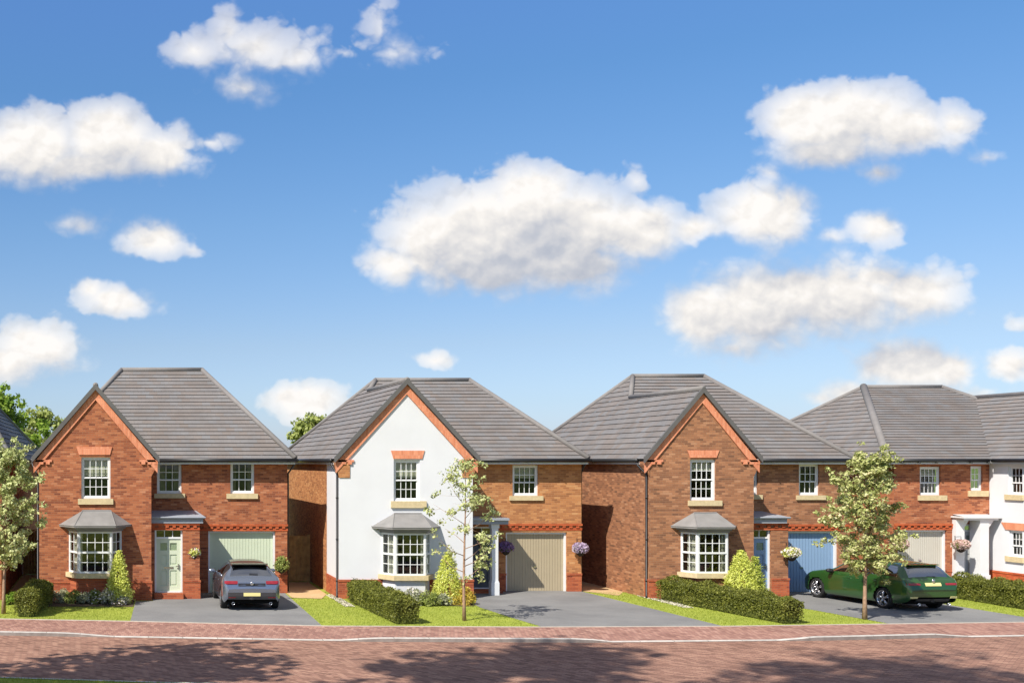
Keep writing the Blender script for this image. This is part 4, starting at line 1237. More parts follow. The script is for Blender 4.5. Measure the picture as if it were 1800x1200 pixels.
def conifer(label, base, r, h, n, seed, mat):
    rng = np.random.default_rng(seed)
    root = empty('conifer', (base[0], base[1], 0), label, 'conifer', 'cone shaped conifers by the bay windows')
    P = []
    m = 60
    for i in range(m):
        z = h * (i / m) ** 1.0; rr = r * (1 - z / h) ** .75 * (1 - .25 * max(0, .12 - z / h) / .12)
        ph = i * 2.399
        for a in range(3):
            p2 = ph + a * 2.094 + rng.uniform(-.4, .4); c = np.array([math.cos(p2) * rr * .86, math.sin(p2) * rr * .86, z + .05])
            k = max(2, int(n / (m * 3) * (1.5 - z / h)))
            s = .085 * (1.25 - .6 * z / h)
            P.append(c + rng.normal(0, s * .62, (k, 3)) * np.array([1, 1, 1.35]))
    P = np.concatenate(P); P[:, 2] = np.clip(P[:, 2], .01, h * 1.02); O_ = P * np.array([1, 1, .0]) + np.array([0, 0, .12]); P[:, 0] += base[0]; P[:, 1] += base[1]
    V, Q = leaves(P, rng, .04, .085, .5, .2, O_, .7)
    np_mesh('foliage', V, Q, mat, root)
    mb = MB(); mb.tube([(base[0], base[1], 0), (base[0], base[1], h * .95)], [.05, .008], 6)
    mb.build('trunk', M['bark_dark'], root)
    return root


def gp(px, py): Y = CH * F / (py - PY); return (hx(px, Y), Y)
conifer('pale yellow green cone conifer beside the red brick bay window', gp(209, 1060), .48, 1.68, 7000, 1, M['leaf_conifer'])
conifer('lime cone conifer between the sparse street tree and the white bay window', (hx(787, 37.3), 37.3), .56, 1.62, 7000, 2, M['leaf_conifer'])
conifer('plump lime conifer behind the long hedge of the brown brick house', (hx(1303, 37.2), 37.2), .66, 1.68, 8500, 3, M['leaf_conifer'])
conifer('greener smaller conifer next to the blue front door', (hx(1327, 37.6), 37.6), .38, 1.45, 4200, 4, M['leaf_conifer_green'])
SH = [
    (105, 1058, .4, .5, 'leaf_silver', None, 'silvery low shrub closest to the short hedge, by the red brick bay'),
    (129, 1059, .38, .46, 'leaf_green', None, 'green low shrub second along the red brick border from the short hedge'),
    (150, 1060, .36, .4, 'leaf_silver', None, 'grey green low shrub at the middle of the red brick border'),
    (168, 1060, .36, .46, 'leaf_green', 'petal_white', 'green shrub dotted with white flowers in the red brick border'),
    (188, 1062, .34, .5, 'leaf_silver', 'petal_white', 'grey shrub with white blossom beside the red brick house conifer'),
    (215, 1062, .26, .3, 'leaf_silver', 'petal_white', 'tiny white flowering plant at the foot of the red brick house conifer'),
    (700, 1062, .4, .5, 'leaf_silver', None, 'silvery shrub behind the hedge of the white gable'),
    (728, 1062, .44, .54, 'leaf_silver', 'petal_white', 'feathery shrub with white plumes below the white bay window'),
    (755, 1064, .42, .5, 'leaf_green', None, 'dark centred green shrub left of the sparse street tree'),
    (778, 1064, .36, .42, 'leaf_silver', None, 'low grey shrub just before the lime conifer at the white gable'),
    (815, 1062, .44, .58, 'leaf_gold', None, 'golden orange shrub behind the sparse street tree trunk'),
    (1283, 1050, .36, .5, 'leaf_green', None, 'green shrub hiding behind the long hedge under the brown brick bay'),
    (1323, 1053, .42, .6, 'leaf_silver', 'petal_white', 'white flowering bush at the foot of the greener conifer'),
    (1345, 1054, .26, .34, 'leaf_green', 'petal_white', 'small white flowering plant beside the blue front door'),
    (20, 1062, .3, .42, 'leaf_bright', None, 'small bright plant at the photo edge behind the pale street tree'),
]
for i, (px, py, r, h, mt, fl, lb) in enumerate(SH):
    x, y = gp(px, py)
    shrub('border_shrub', lb, (x, y), r, h, 1500, 100 + i, M[mt], (.045, .095), group='border shrubs under the windows', flower=M[fl] if fl else None, nf=110)
x, y = hx(1712, 42.3), 42.3
shrub('border_shrub', 'small red flowered plant by the step of the white open porch', (x, y), .28, .36, 600, 150, M['leaf_green'], group='border shrubs under the windows', flower=M['petal_pink'], nf=60)


def basket(label, px, py, Y, r, h, leafm, petal, npet, seed, n=900, tall=1.0):
    """half-round hanging basket on an iron bracket"""
    x, z = hx(px, Y), hz(py, Y); r *= .88; h *= .92
    root = empty('hanging_basket', (x, Y, z), label, 'hanging basket', 'hanging baskets on the house fronts')
    rng = np.random.default_rng(seed)
    mb = MB(); mb.lathe((x, Y, z - .06), (0, 0, -1), [(r * .62, 0), (r * .6, .06), (r * .45, .14), (r * .2, .2), (0.005, .215)], 14)
    mb.build('bowl', M['basket'], root, True)
    mb = MB(); yb = Y + .3
    mb.tube([(x, yb, z + .35), (x, yb, z - .1)], .012, 5); mb.tube([(x, yb, z + .3), (x, Y, z + .33), (x, Y - .02, z + .28)], .01, 5)
    for a in range(3): mb.tube([(x, Y, z + .3), (x + .55 * r * math.cos(a * 2.1), Y + .55 * r * math.sin(a * 2.1), z - .06)], .004, 4)
    mb.build('bracket', M['car_black'], root)
    d = rng.normal(0, 1, (n, 3)); d /= np.linalg.norm(d, axis=1, keepdims=True)
    P = d * np.array([r, r * .85, h]) * rng.uniform(.55, 1.05, (n, 1)); P[:, 2] += .02 + np.where(P[:, 2] > 0, P[:, 2] * (tall - 1), 0)
    V, Q = leaves(P + np.array([x, Y, z]), rng, .05, .1, .55, .2, P, .6); np_mesh('foliage', V, Q, leafm, root)
    if npet:
        d = rng.normal(0, 1, (npet, 3)); d[:, 1] -= .6; d[:, 2] += .3; d /= np.linalg.norm(d, axis=1, keepdims=True)
        P = d * np.array([r, r * .85, h]) * rng.uniform(.9, 1.12, (npet, 1)) + np.array([x, Y, z + .02])
        V, Q = leaves(P, rng, .06, .1, .9, .3); np_mesh('blossom', V, Q, petal, root)
    return root


basket('round clipped pale green ball basket on the pier beside the sage front door', 341, 971, 38.45, .26, .2, M['leaf_conifer'], M['petal_white'], 60, 1)
basket('leafy green hanging basket between sage garage door and downpipe', 495, 994, 39.7, .3, .26, M['leaf_green'], None, 0, 2, 1100, 1.35)
basket('shaded purple flower basket between the white column and taupe garage door', 889, 962, 40.2, .29, .2, M['leaf_green'], M['petal_purple'], 420, 3)
basket('sunlit lilac white flower basket on the far pier of the taupe garage', 1020, 964, 40.2, .29, .2, M['leaf_silver'], M['petal_lilac'], 480, 4)
basket('cream green trailing basket on the pier beside the blue garage', 1391, 972, 38.7, .33, .2, M['leaf_conifer'], M['petal_white'], 130, 5)
basket('pink flower basket beside the cream garage, half hidden by the dense street tree', 1584, 957, 43.1, .29, .22, M['leaf_green'], M['petal_pink'], 420, 6)
basket('white and pink flower basket on the cheek of the white open porch', 1689, 958, 42.85, .33, .2, M['leaf_green'], M['petal_pink'], 560, 7)

# grass blades on the lawns near the road
rng = np.random.default_rng(77)
def inpoly(P, poly):
    r = np.zeros(len(P), bool); n = len(poly); j = n - 1
    for i in range(n):
        xi, yi = poly[i]; xj, yj = poly[j]
        c = ((yi > P[:, 1]) != (yj > P[:, 1])) & (P[:, 0] < (xj - xi) * (P[:, 1] - yi) / (yj - yi + 1e-12) + xi)
        r ^= c; j = i
    return r
n = 150000
P = np.stack([rng.uniform(-6, 31, n), rng.uniform(31.6, 40.5, n)], 1)
bx = np.array([b[0] for b in BACK]); by = np.array([b[1] for b in BACK])
ok = P[:, 1] > np.interp(P[:, 0], bx, by) + .07
for p in DRIVES: ok &= ~inpoly(P, p)
for rect in ((-2.8, 1.3, 37.8, 60), (-2.2, .66, 36.3, 60), (6.05, 7.45, 38.5, 60), (7.6, 12, 38.3, 60), (8.3, 11.6, 36.6, 60), (1.2, 6.1, 38.7, 60), (12, 16.9, 40.4, 60), (16.7, 18.2, 40.2, 60), (18.1, 26, 38.3, 60), (18.6, 21.6, 36.9, 60)):
    ok &= ~((P[:, 0] > rect[0]) & (P[:, 0] < rect[1]) & (P[:, 1] > rect[2]) & (P[:, 1] < rect[3]))
P = P[ok]
P2 = np.stack([rng.uniform(-6, 4, 30000), rng.uniform(21.5, 24.5, 30000)], 1)
nx_ = np.array([b[0] for b in NEAR]); ny_ = np.array([b[1] for b in NEAR])
P2 = P2[P2[:, 1] < np.interp(P2[:, 0], nx_, ny_) - .14]
P = np.concatenate([P, P2]); n = len(P)
h = rng.uniform(.018, .045, n); an = rng.uniform(0, 6.28, n); tl = rng.normal(0, .014, (n, 2)); w = .008
V = np.zeros((n, 3, 3)); V[:, 0, :2] = P - np.stack([np.cos(an), np.sin(an)], 1) * w; V[:, 1, :2] = P + np.stack([np.cos(an), np.sin(an)], 1) * w
V[:, 2, :2] = P + tl; V[:, 2, 2] = h
M['blade'] = leaf_mat('grass_blades', [(0, (.17, .22, .025)), (.5, (.3, .36, .045)), (1, (.44, .48, .1))], .3)
tag(np_mesh('grass', V.reshape(-1, 3), np.arange(n * 3).reshape(n, 3), M['blade']), 'short mown grass blades on the lawns', kind='stuff')

# gravel margin along the flanks
def gravel(x0, x1, y0, y1, seed, nn):
    r_ = np.random.default_rng(seed); P = np.stack([r_.uniform(x0, x1, nn), r_.uniform(y0, y1, nn), np.full(nn, .02)], 1)
    V, Q = leaves(P, r_, .03, .07, .8, 3); return V, Q
Vs, Qs = [], []; off = 0
for (a, b, c, d, s, nn) in ((7.35, 7.66, 36.2, 39.4, 1, 1300), (18.0, 18.32, 35.9, 39.2, 2, 1300)):
    V, Q = gravel(a, b, c, d, s, nn); Vs.append(V); Qs.append(Q + off); off += len(V)
tag(np_mesh('gravel', np.concatenate(Vs), np.concatenate(Qs), M['gravel']), 'pale gravel margin at the foot of the side walls', kind='stuff')


# ---------------------------------------------------------------- cars
def smooth_tab(tab):
    xs = [t[0] for t in tab]; ys = [t[1] for t in tab]
    n = len(xs); d = [(ys[i + 1] - ys[i]) / (xs[i + 1] - xs[i]) for i in range(n - 1)]
    m = [d[0]] + [0 if d[i - 1] * d[i] <= 0 else 2 * d[i - 1] * d[i] / (d[i - 1] + d[i]) for i in range(1, n - 1)] + [d[-1]]
    def f(x):
        if x <= xs[0]: return ys[0]
        if x >= xs[-1]: return ys[-1]
        for i in range(n - 1):
            if x <= xs[i + 1]:
                h = xs[i + 1] - xs[i]; t = (x - xs[i]) / h
                return (2 * t**3 - 3 * t**2 + 1) * ys[i] + (t**3 - 2 * t**2 + t) * h * m[i] + (-2 * t**3 + 3 * t**2) * ys[i + 1] + (t**3 - t**2) * h * m[i + 1]
    return f


def catmull(pts, per):
    out = []
    P = [pts[0]] + pts + [pts[-1]]
    for i in range(1, len(P) - 2):
        p0, p1, p2, p3 = P[i - 1], P[i], P[i + 1], P[i + 2]
        for j in range(per):
            t = j / per
            out.append(tuple(.5 * (2 * b + (c - a) * t + (2 * a - 5 * b + 4 * c - d) * t * t + (3 * b - a - 3 * c + d) * t**3) for a, b, c, d in zip(p0, p1, p2, p3)))
    out.append(pts[-1]); return out


def car(name, label, C, cx, y0, heading=0.):
    """C: tables along the car's length (0 = rear bumper). Built pointing along +Y."""
    L = C['L']; root = empty(name, (cx, y0, 0), label, 'car')
    top, belt, wmax, wroof, bot = (smooth_tab(C[k]) for k in ('top', 'belt', 'wmax', 'wroof', 'bot'))
    per = 6; n = int(L / .03) + 12
    xs = [i * .01 for i in range(18)]; n2 = n - 17
    xs += [.17 + (L - .17) * (i + 1) / n2 for i in range(n2)]
    grid = []
    for x in xs:
        zt = top(x); zb = min(belt(x), zt - .035); w = wmax(x); wr = min(wroof(x), w - .04); z0 = bot(x)
        zm = z0 + (zb - z0) * .56
        k = [(w * .93, z0), (w * .985, z0 + (zb - z0) * .16), (w, zm), (w * .965, zb), (wr + (w * .965 - wr) * .08, zt - (zt - zb) * .16 - .02), (wr * .62, zt - .012), (0., zt)]
        grid.append(catmull(k, per))
    m = len(grid[0])
    def P(i, j, s): y, z = grid[i][j]; return (cx + s * y, y0 + xs[i], z)
    def kind(x, jf):
        key = jf / per
        if 3.12 < key < 4.05:
            for (a, b, lean) in C['side_glass']:
                sh = lean * (key - 3.12) / .93
                if a + (sh if lean > 0 else 0) <= x <= b + (sh if lean < 0 else 0): return 'glass'
            return 'pillar' if C['glass_x'][0] < x < C['glass_x'][1] else 'body'
        if key >= 4.12:
            if C['rear_glass'][0] <= x <= C['rear_glass'][1]: return 'rear_glass'
            if C['screen'][0] <= x <= C['screen'][1]: return 'windscreen'
            if 'roof_mat' in C and C['rear_glass'][1] < x < C['screen'][0]: return 'roof'
        return 'body'
    B = {k: MB() for k in ('body', 'glass', 'pillar', 'rear_glass', 'windscreen', 'roof')}
    idx = {k: {} for k in B}
    def vid(k, i, j, s):
        key = (i, j, s if grid[i][j][0] > 1e-6 else 0)
        if key not in idx[k]:
            idx[k][key] = len(B[k].v); B[k].v.append(P(i, j, s))
        return idx[k][key]
    for i in range(n):
        xm_ = (xs[i] + xs[i + 1]) / 2
        for j in range(m - 1):
            ym = (grid[i][j][0] + grid[i][j + 1][0]) / 2; zm = (grid[i][j][1] + grid[i][j + 1][1]) / 2
            arch = any((xm_ - wx) ** 2 + (zm - C['wr']) ** 2 < (C['wr'] + .045) ** 2 for wx in C['wheels']) and j < per * 3
            if arch: continue
            k = kind(xm_, j + .5)
            for s in (1, -1):
                q = [vid(k, i, j, s), vid(k, i + 1, j, s), vid(k, i + 1, j + 1, s), vid(k, i, j + 1, s)]
                B[k].f.append(tuple(q if s > 0 else q[::-1]))
    for (i, rev) in ((0, False), (n, True)):      # end caps
        for j in range(m - 1):
            a, b = grid[i][j], grid[i][j + 1]
            q = [(cx + a[0], y0 + xs[i], a[1]), (cx - a[0], y0 + xs[i], a[1]), (cx - b[0], y0 + xs[i], b[1]), (cx + b[0], y0 + xs[i], b[1])]
            B['body'].add(q if not rev else q[::-1], ((0, 1, 2, 3),) if b[0] > 1e-6 else ((0, 1, 2),))
    body = B['body'].build('body', C['paint'], root, True)
    B['glass'].build('side_window', M['car_glass'], root, True)
    B['pillar'].build('pillar', M['car_black'] if C.get('dark_pillar', True) else C['paint'], root, True)
    B['rear_glass'].build('rear_window', M['car_glass'], root, True)
    B['windscreen'].build('windscreen', M['car_glass'], root, True)
    if B['roof'].f: B['roof'].build('roof_panel', C['roof_mat'], root, True)
    # floor pan and arch liners
    q = MB(); q.box(cx - .7, cx + .7, y0 + .25, y0 + L - .25, .22, .5)
    q.box(cx - .72, cx + .72, y0 + 1.2, y0 + L - 1.5, .5, .88)
    q.build('underbody', M['liner'], root)
    q = MB()
    for s in (1, -1):
        for wx in C['wheels']:
            pr = []
            for a in range(13):
                t = math.pi * a / 12; rr = C['wr'] + .05
                pr.append((wx + rr * math.cos(t), C['wr'] + rr * math.sin(t)))
            ed = wmax(wx) - .012
            for a in range(12):
                (xa_, za_), (xb_, zb_) = pr[a], pr[a + 1]
                q.quad((cx + s * ed, y0 + xa_, za_), (cx + s * ed, y0 + xb_, zb_), (cx + s * (ed - .3), y0 + xb_, zb_), (cx + s * (ed - .3), y0 + xa_, za_))
    q.build('arch_liner', M['liner'], root)
    # wheels
    for s in (1, -1):
        for wx in C['wheels']:
            r = C['wr']; c = (cx + s * (wmax(wx) - .2), y0 + wx, r)
            q = MB(); q.lathe(c, (s, 0, 0), [(r * .66, 0), (r * .92, .0), (r * .99, .02), (r, .06), (r, .15), (r * .985, .175), (r * .93, .195), (r * .74, .2), (r * .72, .17)], 32)
            wo = q.build('wheel', M['tyre'], root, True)
            q = MB(); q.lathe(c, (s, 0, 0), [(r * .6, .1), (r * .72, .18), (r * .745, .196), (r * .72, .198), (r * .68, .17), (r * .66, .1)], 32)
            for a in range(C.get('spokes', 5)):
                t = 2 * math.pi * a / C.get('spokes', 5) + .3
                for dt in (-.13, .13):
                    p0 = Vector((c[0] + s * .17, c[1] + r * .1 * math.cos(t), c[2] + r * .1 * math.sin(t)))
                    p1 = Vector((c[0] + s * .18, c[1] + r * .7 * math.cos(t + dt), c[2] + r * .7 * math.sin(t + dt)))
                    q.tube([p0, p1], [.028, .02], 5)
            q.lathe(c, (s, 0, 0), [(0.002, .19), (r * .16, .188), (r * .18, .15)], 16)
            q.build('rim', M['alloy'], wo, True)
            q = MB(); q.lathe(c, (s, 0, 0), [(0.002, .12), (r * .5, .12)], 24); q.build('brake_disc', M['liner'], wo)
    # mirrors
    for s in (1, -1):
        q = MB(); xmx, zmx = C['mirror']; w = wmax(xmx)
        q.lathe((cx + s * (w + .1), y0 + xmx - .05, zmx), (0, 1, 0), [(0.002, 0), (.085, .005), (.095, .05), (.07, .13), (.002, .16)], 12)
        for i in range(len(q.v)):
            x_, y_, z_ = q.v[i]; q.v[i] = (cx + s * (w + .1) + (x_ - (cx + s * (w + .1))) * 1.25, y_, zmx + (z_ - zmx) * .75)
        q.tube([(cx + s * (w - .08), y0 + xmx, zmx - .04), (cx + s * (w + .05), y0 + xmx, zmx - .02)], .022, 6)
        q.build('mirror', C.get('mirror_mat', C['paint']), root, True)
    # door handles
    for s in (1, -1):
        for xh in C['handles']:
            q = MB(); zh = belt(xh) - .12; w = wmax(xh) * .985
            q.tube([(cx + s * (w - .0), y0 + xh - .09, zh), (cx + s * (w + .018), y0 + xh, zh), (cx + s * (w - .0), y0 + xh + .09, zh)], .014, 6)
            q.build('door_handle', C['paint'], root, True)
    # rear details, laid on the tail following the body surface
    def skin(name, mat, ya, yb, za, zb, push=.008, both=True, ny=8, nz=4, fy=None):
        outs = []
        for s in ((1, -1) if both else (1,)):
            q = MB(); pts = []
            for a in range(nz + 1):
                z = za + (zb - za) * a / nz
                for b in range(ny + 1):
                    y = ya + (yb - ya) * b / ny
                    # find the rear skin depth at (y,z)
                    xd = 0.
                    for i in range(0, min(n, 60)):
                        g = grid[i]; yy = None
                        if z > top(xs[i]): continue
                        zt2 = None
                        wz = 0.
                        for jj in range(m - 1):
                            if (g[jj][1] - z) * (g[jj + 1][1] - z) <= 0 and abs(g[jj + 1][1] - g[jj][1]) > 1e-9:
                                tt = (z - g[jj][1]) / (g[jj + 1][1] - g[jj][1]); wz = max(wz, g[jj][0] + tt * (g[jj + 1][0] - g[jj][0]))
                        if wz >= abs(y) - 1e-6: xd = xs[i]; break
                    pts.append((cx + s * y, y0 + xd - push, z))
            q.add(pts, [(a * (ny + 1) + b, a * (ny + 1) + b + 1, (a + 1) * (ny + 1) + b + 1, (a + 1) * (ny + 1) + b) for a in range(nz) for b in range(ny)])
            # give it thickness
            base = len(q.v); q.add([(x, y + .03, z) for x, y, z in pts], [(a * (ny + 1) + b, (a + 1) * (ny + 1) + b, (a + 1) * (ny + 1) + b + 1, a * (ny + 1) + b + 1) for a in range(nz) for b in range(ny)])
            edge = [b for b in range(ny + 1)] + [(a + 1) * (ny + 1) - 1 for a in range(1, nz + 1)] + [nz * (ny + 1) + b for b in range(ny - 1, -1, -1)] + [a * (ny + 1) for a in range(nz - 1, 0, -1)]
            for e in range(len(edge)):
                a, b = edge[e], edge[(e + 1) % len(edge)]; q.f.append((a, b, b + base, a + base))
            outs.append(q.build(name, mat, root, False))
        return outs
    for d in C['rear']:
        skin(*d)
    sx = C['spoiler']
    q = MB(); zt = top(sx[1]); q.prism_z([(cx - sx[2], y0 + sx[0]), (cx + sx[2], y0 + sx[0]), (cx + sx[2] + .04, y0 + sx[1]), (cx - sx[2] - .04, y0 + sx[1])], zt - .022, zt + .003)
    q.build('spoiler', C.get('spoiler_mat', C['paint']), root)
    for s in (1, -1):
        q = MB(); q.lathe((cx + s * C['exh'], y0 + .05, .24), (0, -1, 0), [(.03, 0), (.045, 0), (.045, .06), (.036, .06), (.03, .0)], 14); q.build('exhaust', M['chrome'], root, True)
    q = MB(); ez = C['emblem']; q.lathe((cx, y0 + ez[0], ez[1]), (0, -1, .1), [(.0, .0), (.0, .012), (ez[2] * .6, .012), (ez[2], .004), (ez[2], -.01)], 20); q.build('emblem', M['chrome'], root, True)
    q = MB(); wz = C['wiper']; q.tube([(cx - .05, y0 + wz[0], wz[1]), (cx + .22, y0 + wz[0] - .005, wz[1] - .005)], .012, 5); q.build('wiper', M['car_black'], root)
    root.rotation_euler.z = heading
    return root


hatch = dict(L=4.2, paint=M['paint_silver'], wr=.325, wheels=(.78, 3.4), mirror=(2.75, 1.0), handles=(1.5, 2.35), mirror_mat=M['paint_silver'],
             top=[(0, .7), (.03, .82), (.07, .92), (.15, 1.01), (.24, 1.06), (.42, 1.2), (.62, 1.35), (.78, 1.41), (1.3, 1.455), (2.0, 1.45), (2.5, 1.36), (3.1, 1.04), (3.5, .96), (3.95, .83), (4.2, .62)],
             belt=[(0, .8), (.3, 1.0), (1.0, .98), (2.5, .93), (3.1, .93), (3.6, .85), (4.2, .55)],
             wmax=[(0, .74), (.03, .8), (.1, .86), (.22, .89), (.5, .905), (3.6, .9), (3.95, .84), (4.2, .66)],
             wroof=[(0, .7), (.24, .68), (.5, .62), (.8, .575), (1.5, .58), (2.3, .56), (3.0, .62), (3.6, .66), (4.2, .45)],
             bot=[(0, .46), (.04, .37), (.12, .3), (.3, .24), (.8, .2), (3.6, .2), (4.2, .25)],
             side_glass=[(.95, 1.72, .35), (1.8, 2.95, -.55)], glass_x=(.6, 3.05), rear_glass=(.27, .68), screen=(2.5, 3.06),
             rear=[('tail_lamp', M['lamp_red'], .44, .84, .845, .93, .018), ('tailgate_trim', M['car_black'], 0., .42, .77, .86, .008),
                   ('rear_bumper', M['car_grey'], 0., .74, .36, .58, .012), ('number_plate', M['plate_yellow'], 0., .26, .47, .575, .03, True),
                   ('reflector', M['lamp_red'], .5, .72, .41, .44, .024), ('badge_trim', M['lamp_dark'], .45, .8, .825, .845, .013)],
             roof_mat=M['car_grey'], spoiler=(.5, .8, .56), spoiler_mat=M['car_grey'], exh=.58, emblem=(.0, .86, .06), wiper=(.3, 1.13), spokes=5)
car('hatchback_car', 'silver blue hatchback parked facing the sage green garage door', hatch, 4.27, 35.15)
# dark roof panel of the hatchback is part of its paint scheme
estate = dict(L=4.72, paint=M['paint_green'], wr=.335, wheels=(.95, 3.86), mirror=(3.1, 1.0), handles=(1.3, 2.35), mirror_mat=M['car_black'],
              top=[(0, .7), (.03, .83), (.07, .91), (.14, .985), (.2, 1.03), (.3, 1.19), (.44, 1.36), (.54, 1.42), (1.2, 1.47), (2.2, 1.475), (2.8, 1.385), (3.45, 1.07), (3.9, .99), (4.4, .87), (4.72, .64)],
              belt=[(0, .8), (.2, .97), (.9, .99), (2.8, .93), (3.45, .93), (4.1, .86), (4.72, .55)],
              wmax=[(0, .74), (.03, .8), (.1, .86), (.25, .905), (.7, .92), (4.1, .915), (4.45, .86), (4.72, .66)],
              wroof=[(0, .68), (.2, .68), (.5, .62), (1.0, .6), (1.7, .6), (2.6, .58), (3.4, .64), (4.1, .68), (4.72, .45)],
              bot=[(0, .46), (.04, .38), (.12, .31), (.3, .25), (.9, .2), (4.0, .2), (4.72, .25)],
              side_glass=[(.42, .98, .25), (1.06, 2.08, .03), (2.16, 3.3, -.6)], glass_x=(.4, 3.4), rear_glass=(.225, .47), screen=(2.8, 3.42),
              rear=[('tail_lamp', M['lamp_red'], .42, .85, .82, .885, .012), ('number_plate', M['plate_yellow'], 0., .26, .795, .895, .02),
                    ('bumper_insert', M['car_black'], 0., .55, .3, .4, .012), ('bumper_seam', M['car_black'], 0., .72, .655, .668, .01), ('reflector', M['plate_yellow'], .55, .78, .42, .475, .02)],
              spoiler=(.38, .56, .5), exh=.5, emblem=(.02, .955, .05), wiper=(.225, 1.07), spokes=5, dark_pillar=False)
car('estate_car', 'dark green estate car parked facing the blue garage door', estate, 25.2, 34.95, math.radians(6))

# ---------------------------------------------------------------- light and sky
SUN = Vector((1.15, 1.0, -1.6)).normalized()
sl = bpy.data.lights.new('sun', 'SUN'); sl.energy = 5.0; sl.angle = math.radians(.53); sl.color = (1, .94, .84)
so = bpy.data.objects.new('sun', sl); col.objects.link(so)
so.rotation_euler = SUN.to_track_quat('-Z', 'Y').to_euler(); so.location = (-40, -30, 60)
elev = math.asin(-SUN.z)
world = bpy.data.worlds.new('World'); scene.world = world; world.use_nodes = True
nt = world.node_tree
for n_ in list(nt.nodes): nt.nodes.remove(n_)
k = NT(nt)
out = nt.nodes.new('ShaderNodeOutputWorld'); bg = nt.nodes.new('ShaderNodeBackground'); nt.links.new(bg.outputs[0], out.inputs[0])
sky = nt.nodes.new('ShaderNodeTexSky'); sky.sky_type = 'NISHITA'; sky.sun_disc = False
sky.sun_elevation = elev; sky.sun_rotation = math.atan2(-SUN.x, -SUN.y); sky.air_density = 1.0; sky.dust_density = .6; sky.ozone_density = 2.5; sky.altitude = 0
SKY_STRENGTH = .11

CL = [  # clouds as soft puffs: centre, radii (hundredths of the sky plane), weight
    (880, 415, 190, 98, 1), (1000, 405, 145, 80, 1), (770, 425, 95, 78, 1), (690, 465, 60, 38, .8), (1110, 405, 95, 55, 1), (930, 345, 85, 58, 1), (860, 470, 160, 50, .9), (1010, 465, 130, 48, .9),
    (1230, 405, 75, 26, .7), (1345, 378, 90, 52, .95), (1395, 362, 45, 42, .7),
    (50, 255, 90, 66, 1), (190, 245, 90, 66, 1), (280, 268, 80, 50, .9), (150, 295, 150, 36, .8), (-40, 260, 80, 55, 1), (370, 250, 60, 18, .45),
    (450, 85, 125, 48, .56), (520, 98, 70, 34, .54), (395, 60, 36, 52, .46), (430, 150, 75, 30, .44), (345, 95, 46, 38, .56), (690, 92, 75, 26, .36), (668, 50, 30, 48, .35), (600, 92, 60, 18, .32),
    (1500, 215, 130, 68, 1), (1420, 212, 85, 62, .95), (1600, 232, 95, 46, .85), (1680, 222, 42, 42, .7), (1450, 262, 100, 34, .8), (1540, 298, 48, 20, .6), (1730, 277, 36, 16, .42),
    (1240, 552, 80, 74, .9), (1340, 540, 130, 88, .95), (1470, 525, 130, 80, .9), (1605, 512, 90, 58, .9), (1300, 605, 65, 34, .6), (1400, 498, 120, 42, .8), (1540, 485, 90, 40, .75),
    (1542, 402, 56, 30, .75), (1470, 415, 36, 18, .42), (1610, 642, 95, 50, 1), (1560, 636, 50, 40, .9), (1672, 648, 40, 42, .9), (1500, 692, 70, 26, .7), (1785, 640, 48, 36, .8), (1450, 700, 46, 20, .55), (1700, 690, 110, 16, .45),
    (60, 610, 85, 50, .9), (10, 640, 70, 42, .8), (110, 645, 55, 22, .5), (200, 532, 76, 30, .8), (160, 518, 32, 26, .7), (272, 420, 66, 30, .75), (140, 392, 66, 20, .45), (340, 432, 30, 14, .4),
    (540, 706, 72, 32, .9), (505, 700, 38, 26, .8), (762, 630, 36, 18, .6), (1120, 316, 28, 26, .45), (1350, 312, 34, 18, .4), (1790, 570, 36, 18, .4), (1270, 480, 60, 14, .3),
]
grp = bpy.data.node_groups.new('cloud_field', 'ShaderNodeTree')
grp.interface.new_socket('P', in_out='INPUT', socket_type='NodeSocketVector'); grp.interface.new_socket('D', in_out='OUTPUT', socket_type='NodeSocketFloat')
gk = NT(grp); gi = grp.nodes.new('NodeGroupInput'); go = grp.nodes.new('NodeGroupOutput')
acc = None
for (cx_, cy_, rx_, ry_, w_) in CL:
    u, v = (cx_ - PX) / F, (PY - cy_) / F; ru, rv = rx_ * 1.36 / F, ry_ * 1.36 / F
    qv = gk.vm('MULTIPLY_ADD', gi.outputs[0], (1 / ru, 1 / rv, 0), (-u / ru, -v / rv, 0))
    ln = gk.vm('LENGTH', qv, out='v')
    d = gk.m('MULTIPLY_ADD', ln, -w_, w_)
    acc = d if acc is None else gk.m('SMOOTH_MAX', acc, d, .16)
grp.links.new(acc, go.inputs[0])

tc = k.n('ShaderNodeTexCoord').outputs['Generated']
dx, dy, dz = k.sep(tc)
ady = k.m('MAXIMUM', k.m('ABSOLUTE', dy), .06)
p = k.comb(k.m('DIVIDE', dx, ady), k.m('DIVIDE', dz, ady), 0.0)
wn1 = k.n('ShaderNodeTexNoise'); wn1.inputs['Scale'].default_value = 16; wn1.inputs['Detail'].default_value = 4; wn1.inputs['Roughness'].default_value = .6; k.put(wn1.inputs['Vector'], p)
warp = k.vm('SCALE', k.vm('SUBTRACT', wn1.outputs['Color'], (.5, .5, .5))); warp.node.inputs['Scale'].default_value = .03
pw = k.vm('ADD', p, warp)
def field(vec):
    g = nt.nodes.new('ShaderNodeGroup'); g.node_tree = grp; nt.links.new(vec, g.inputs[0]); return g.outputs[0]
D0 = field(pw)
D1_ = field(k.vm('ADD', pw, (-.016, .04, 0)))
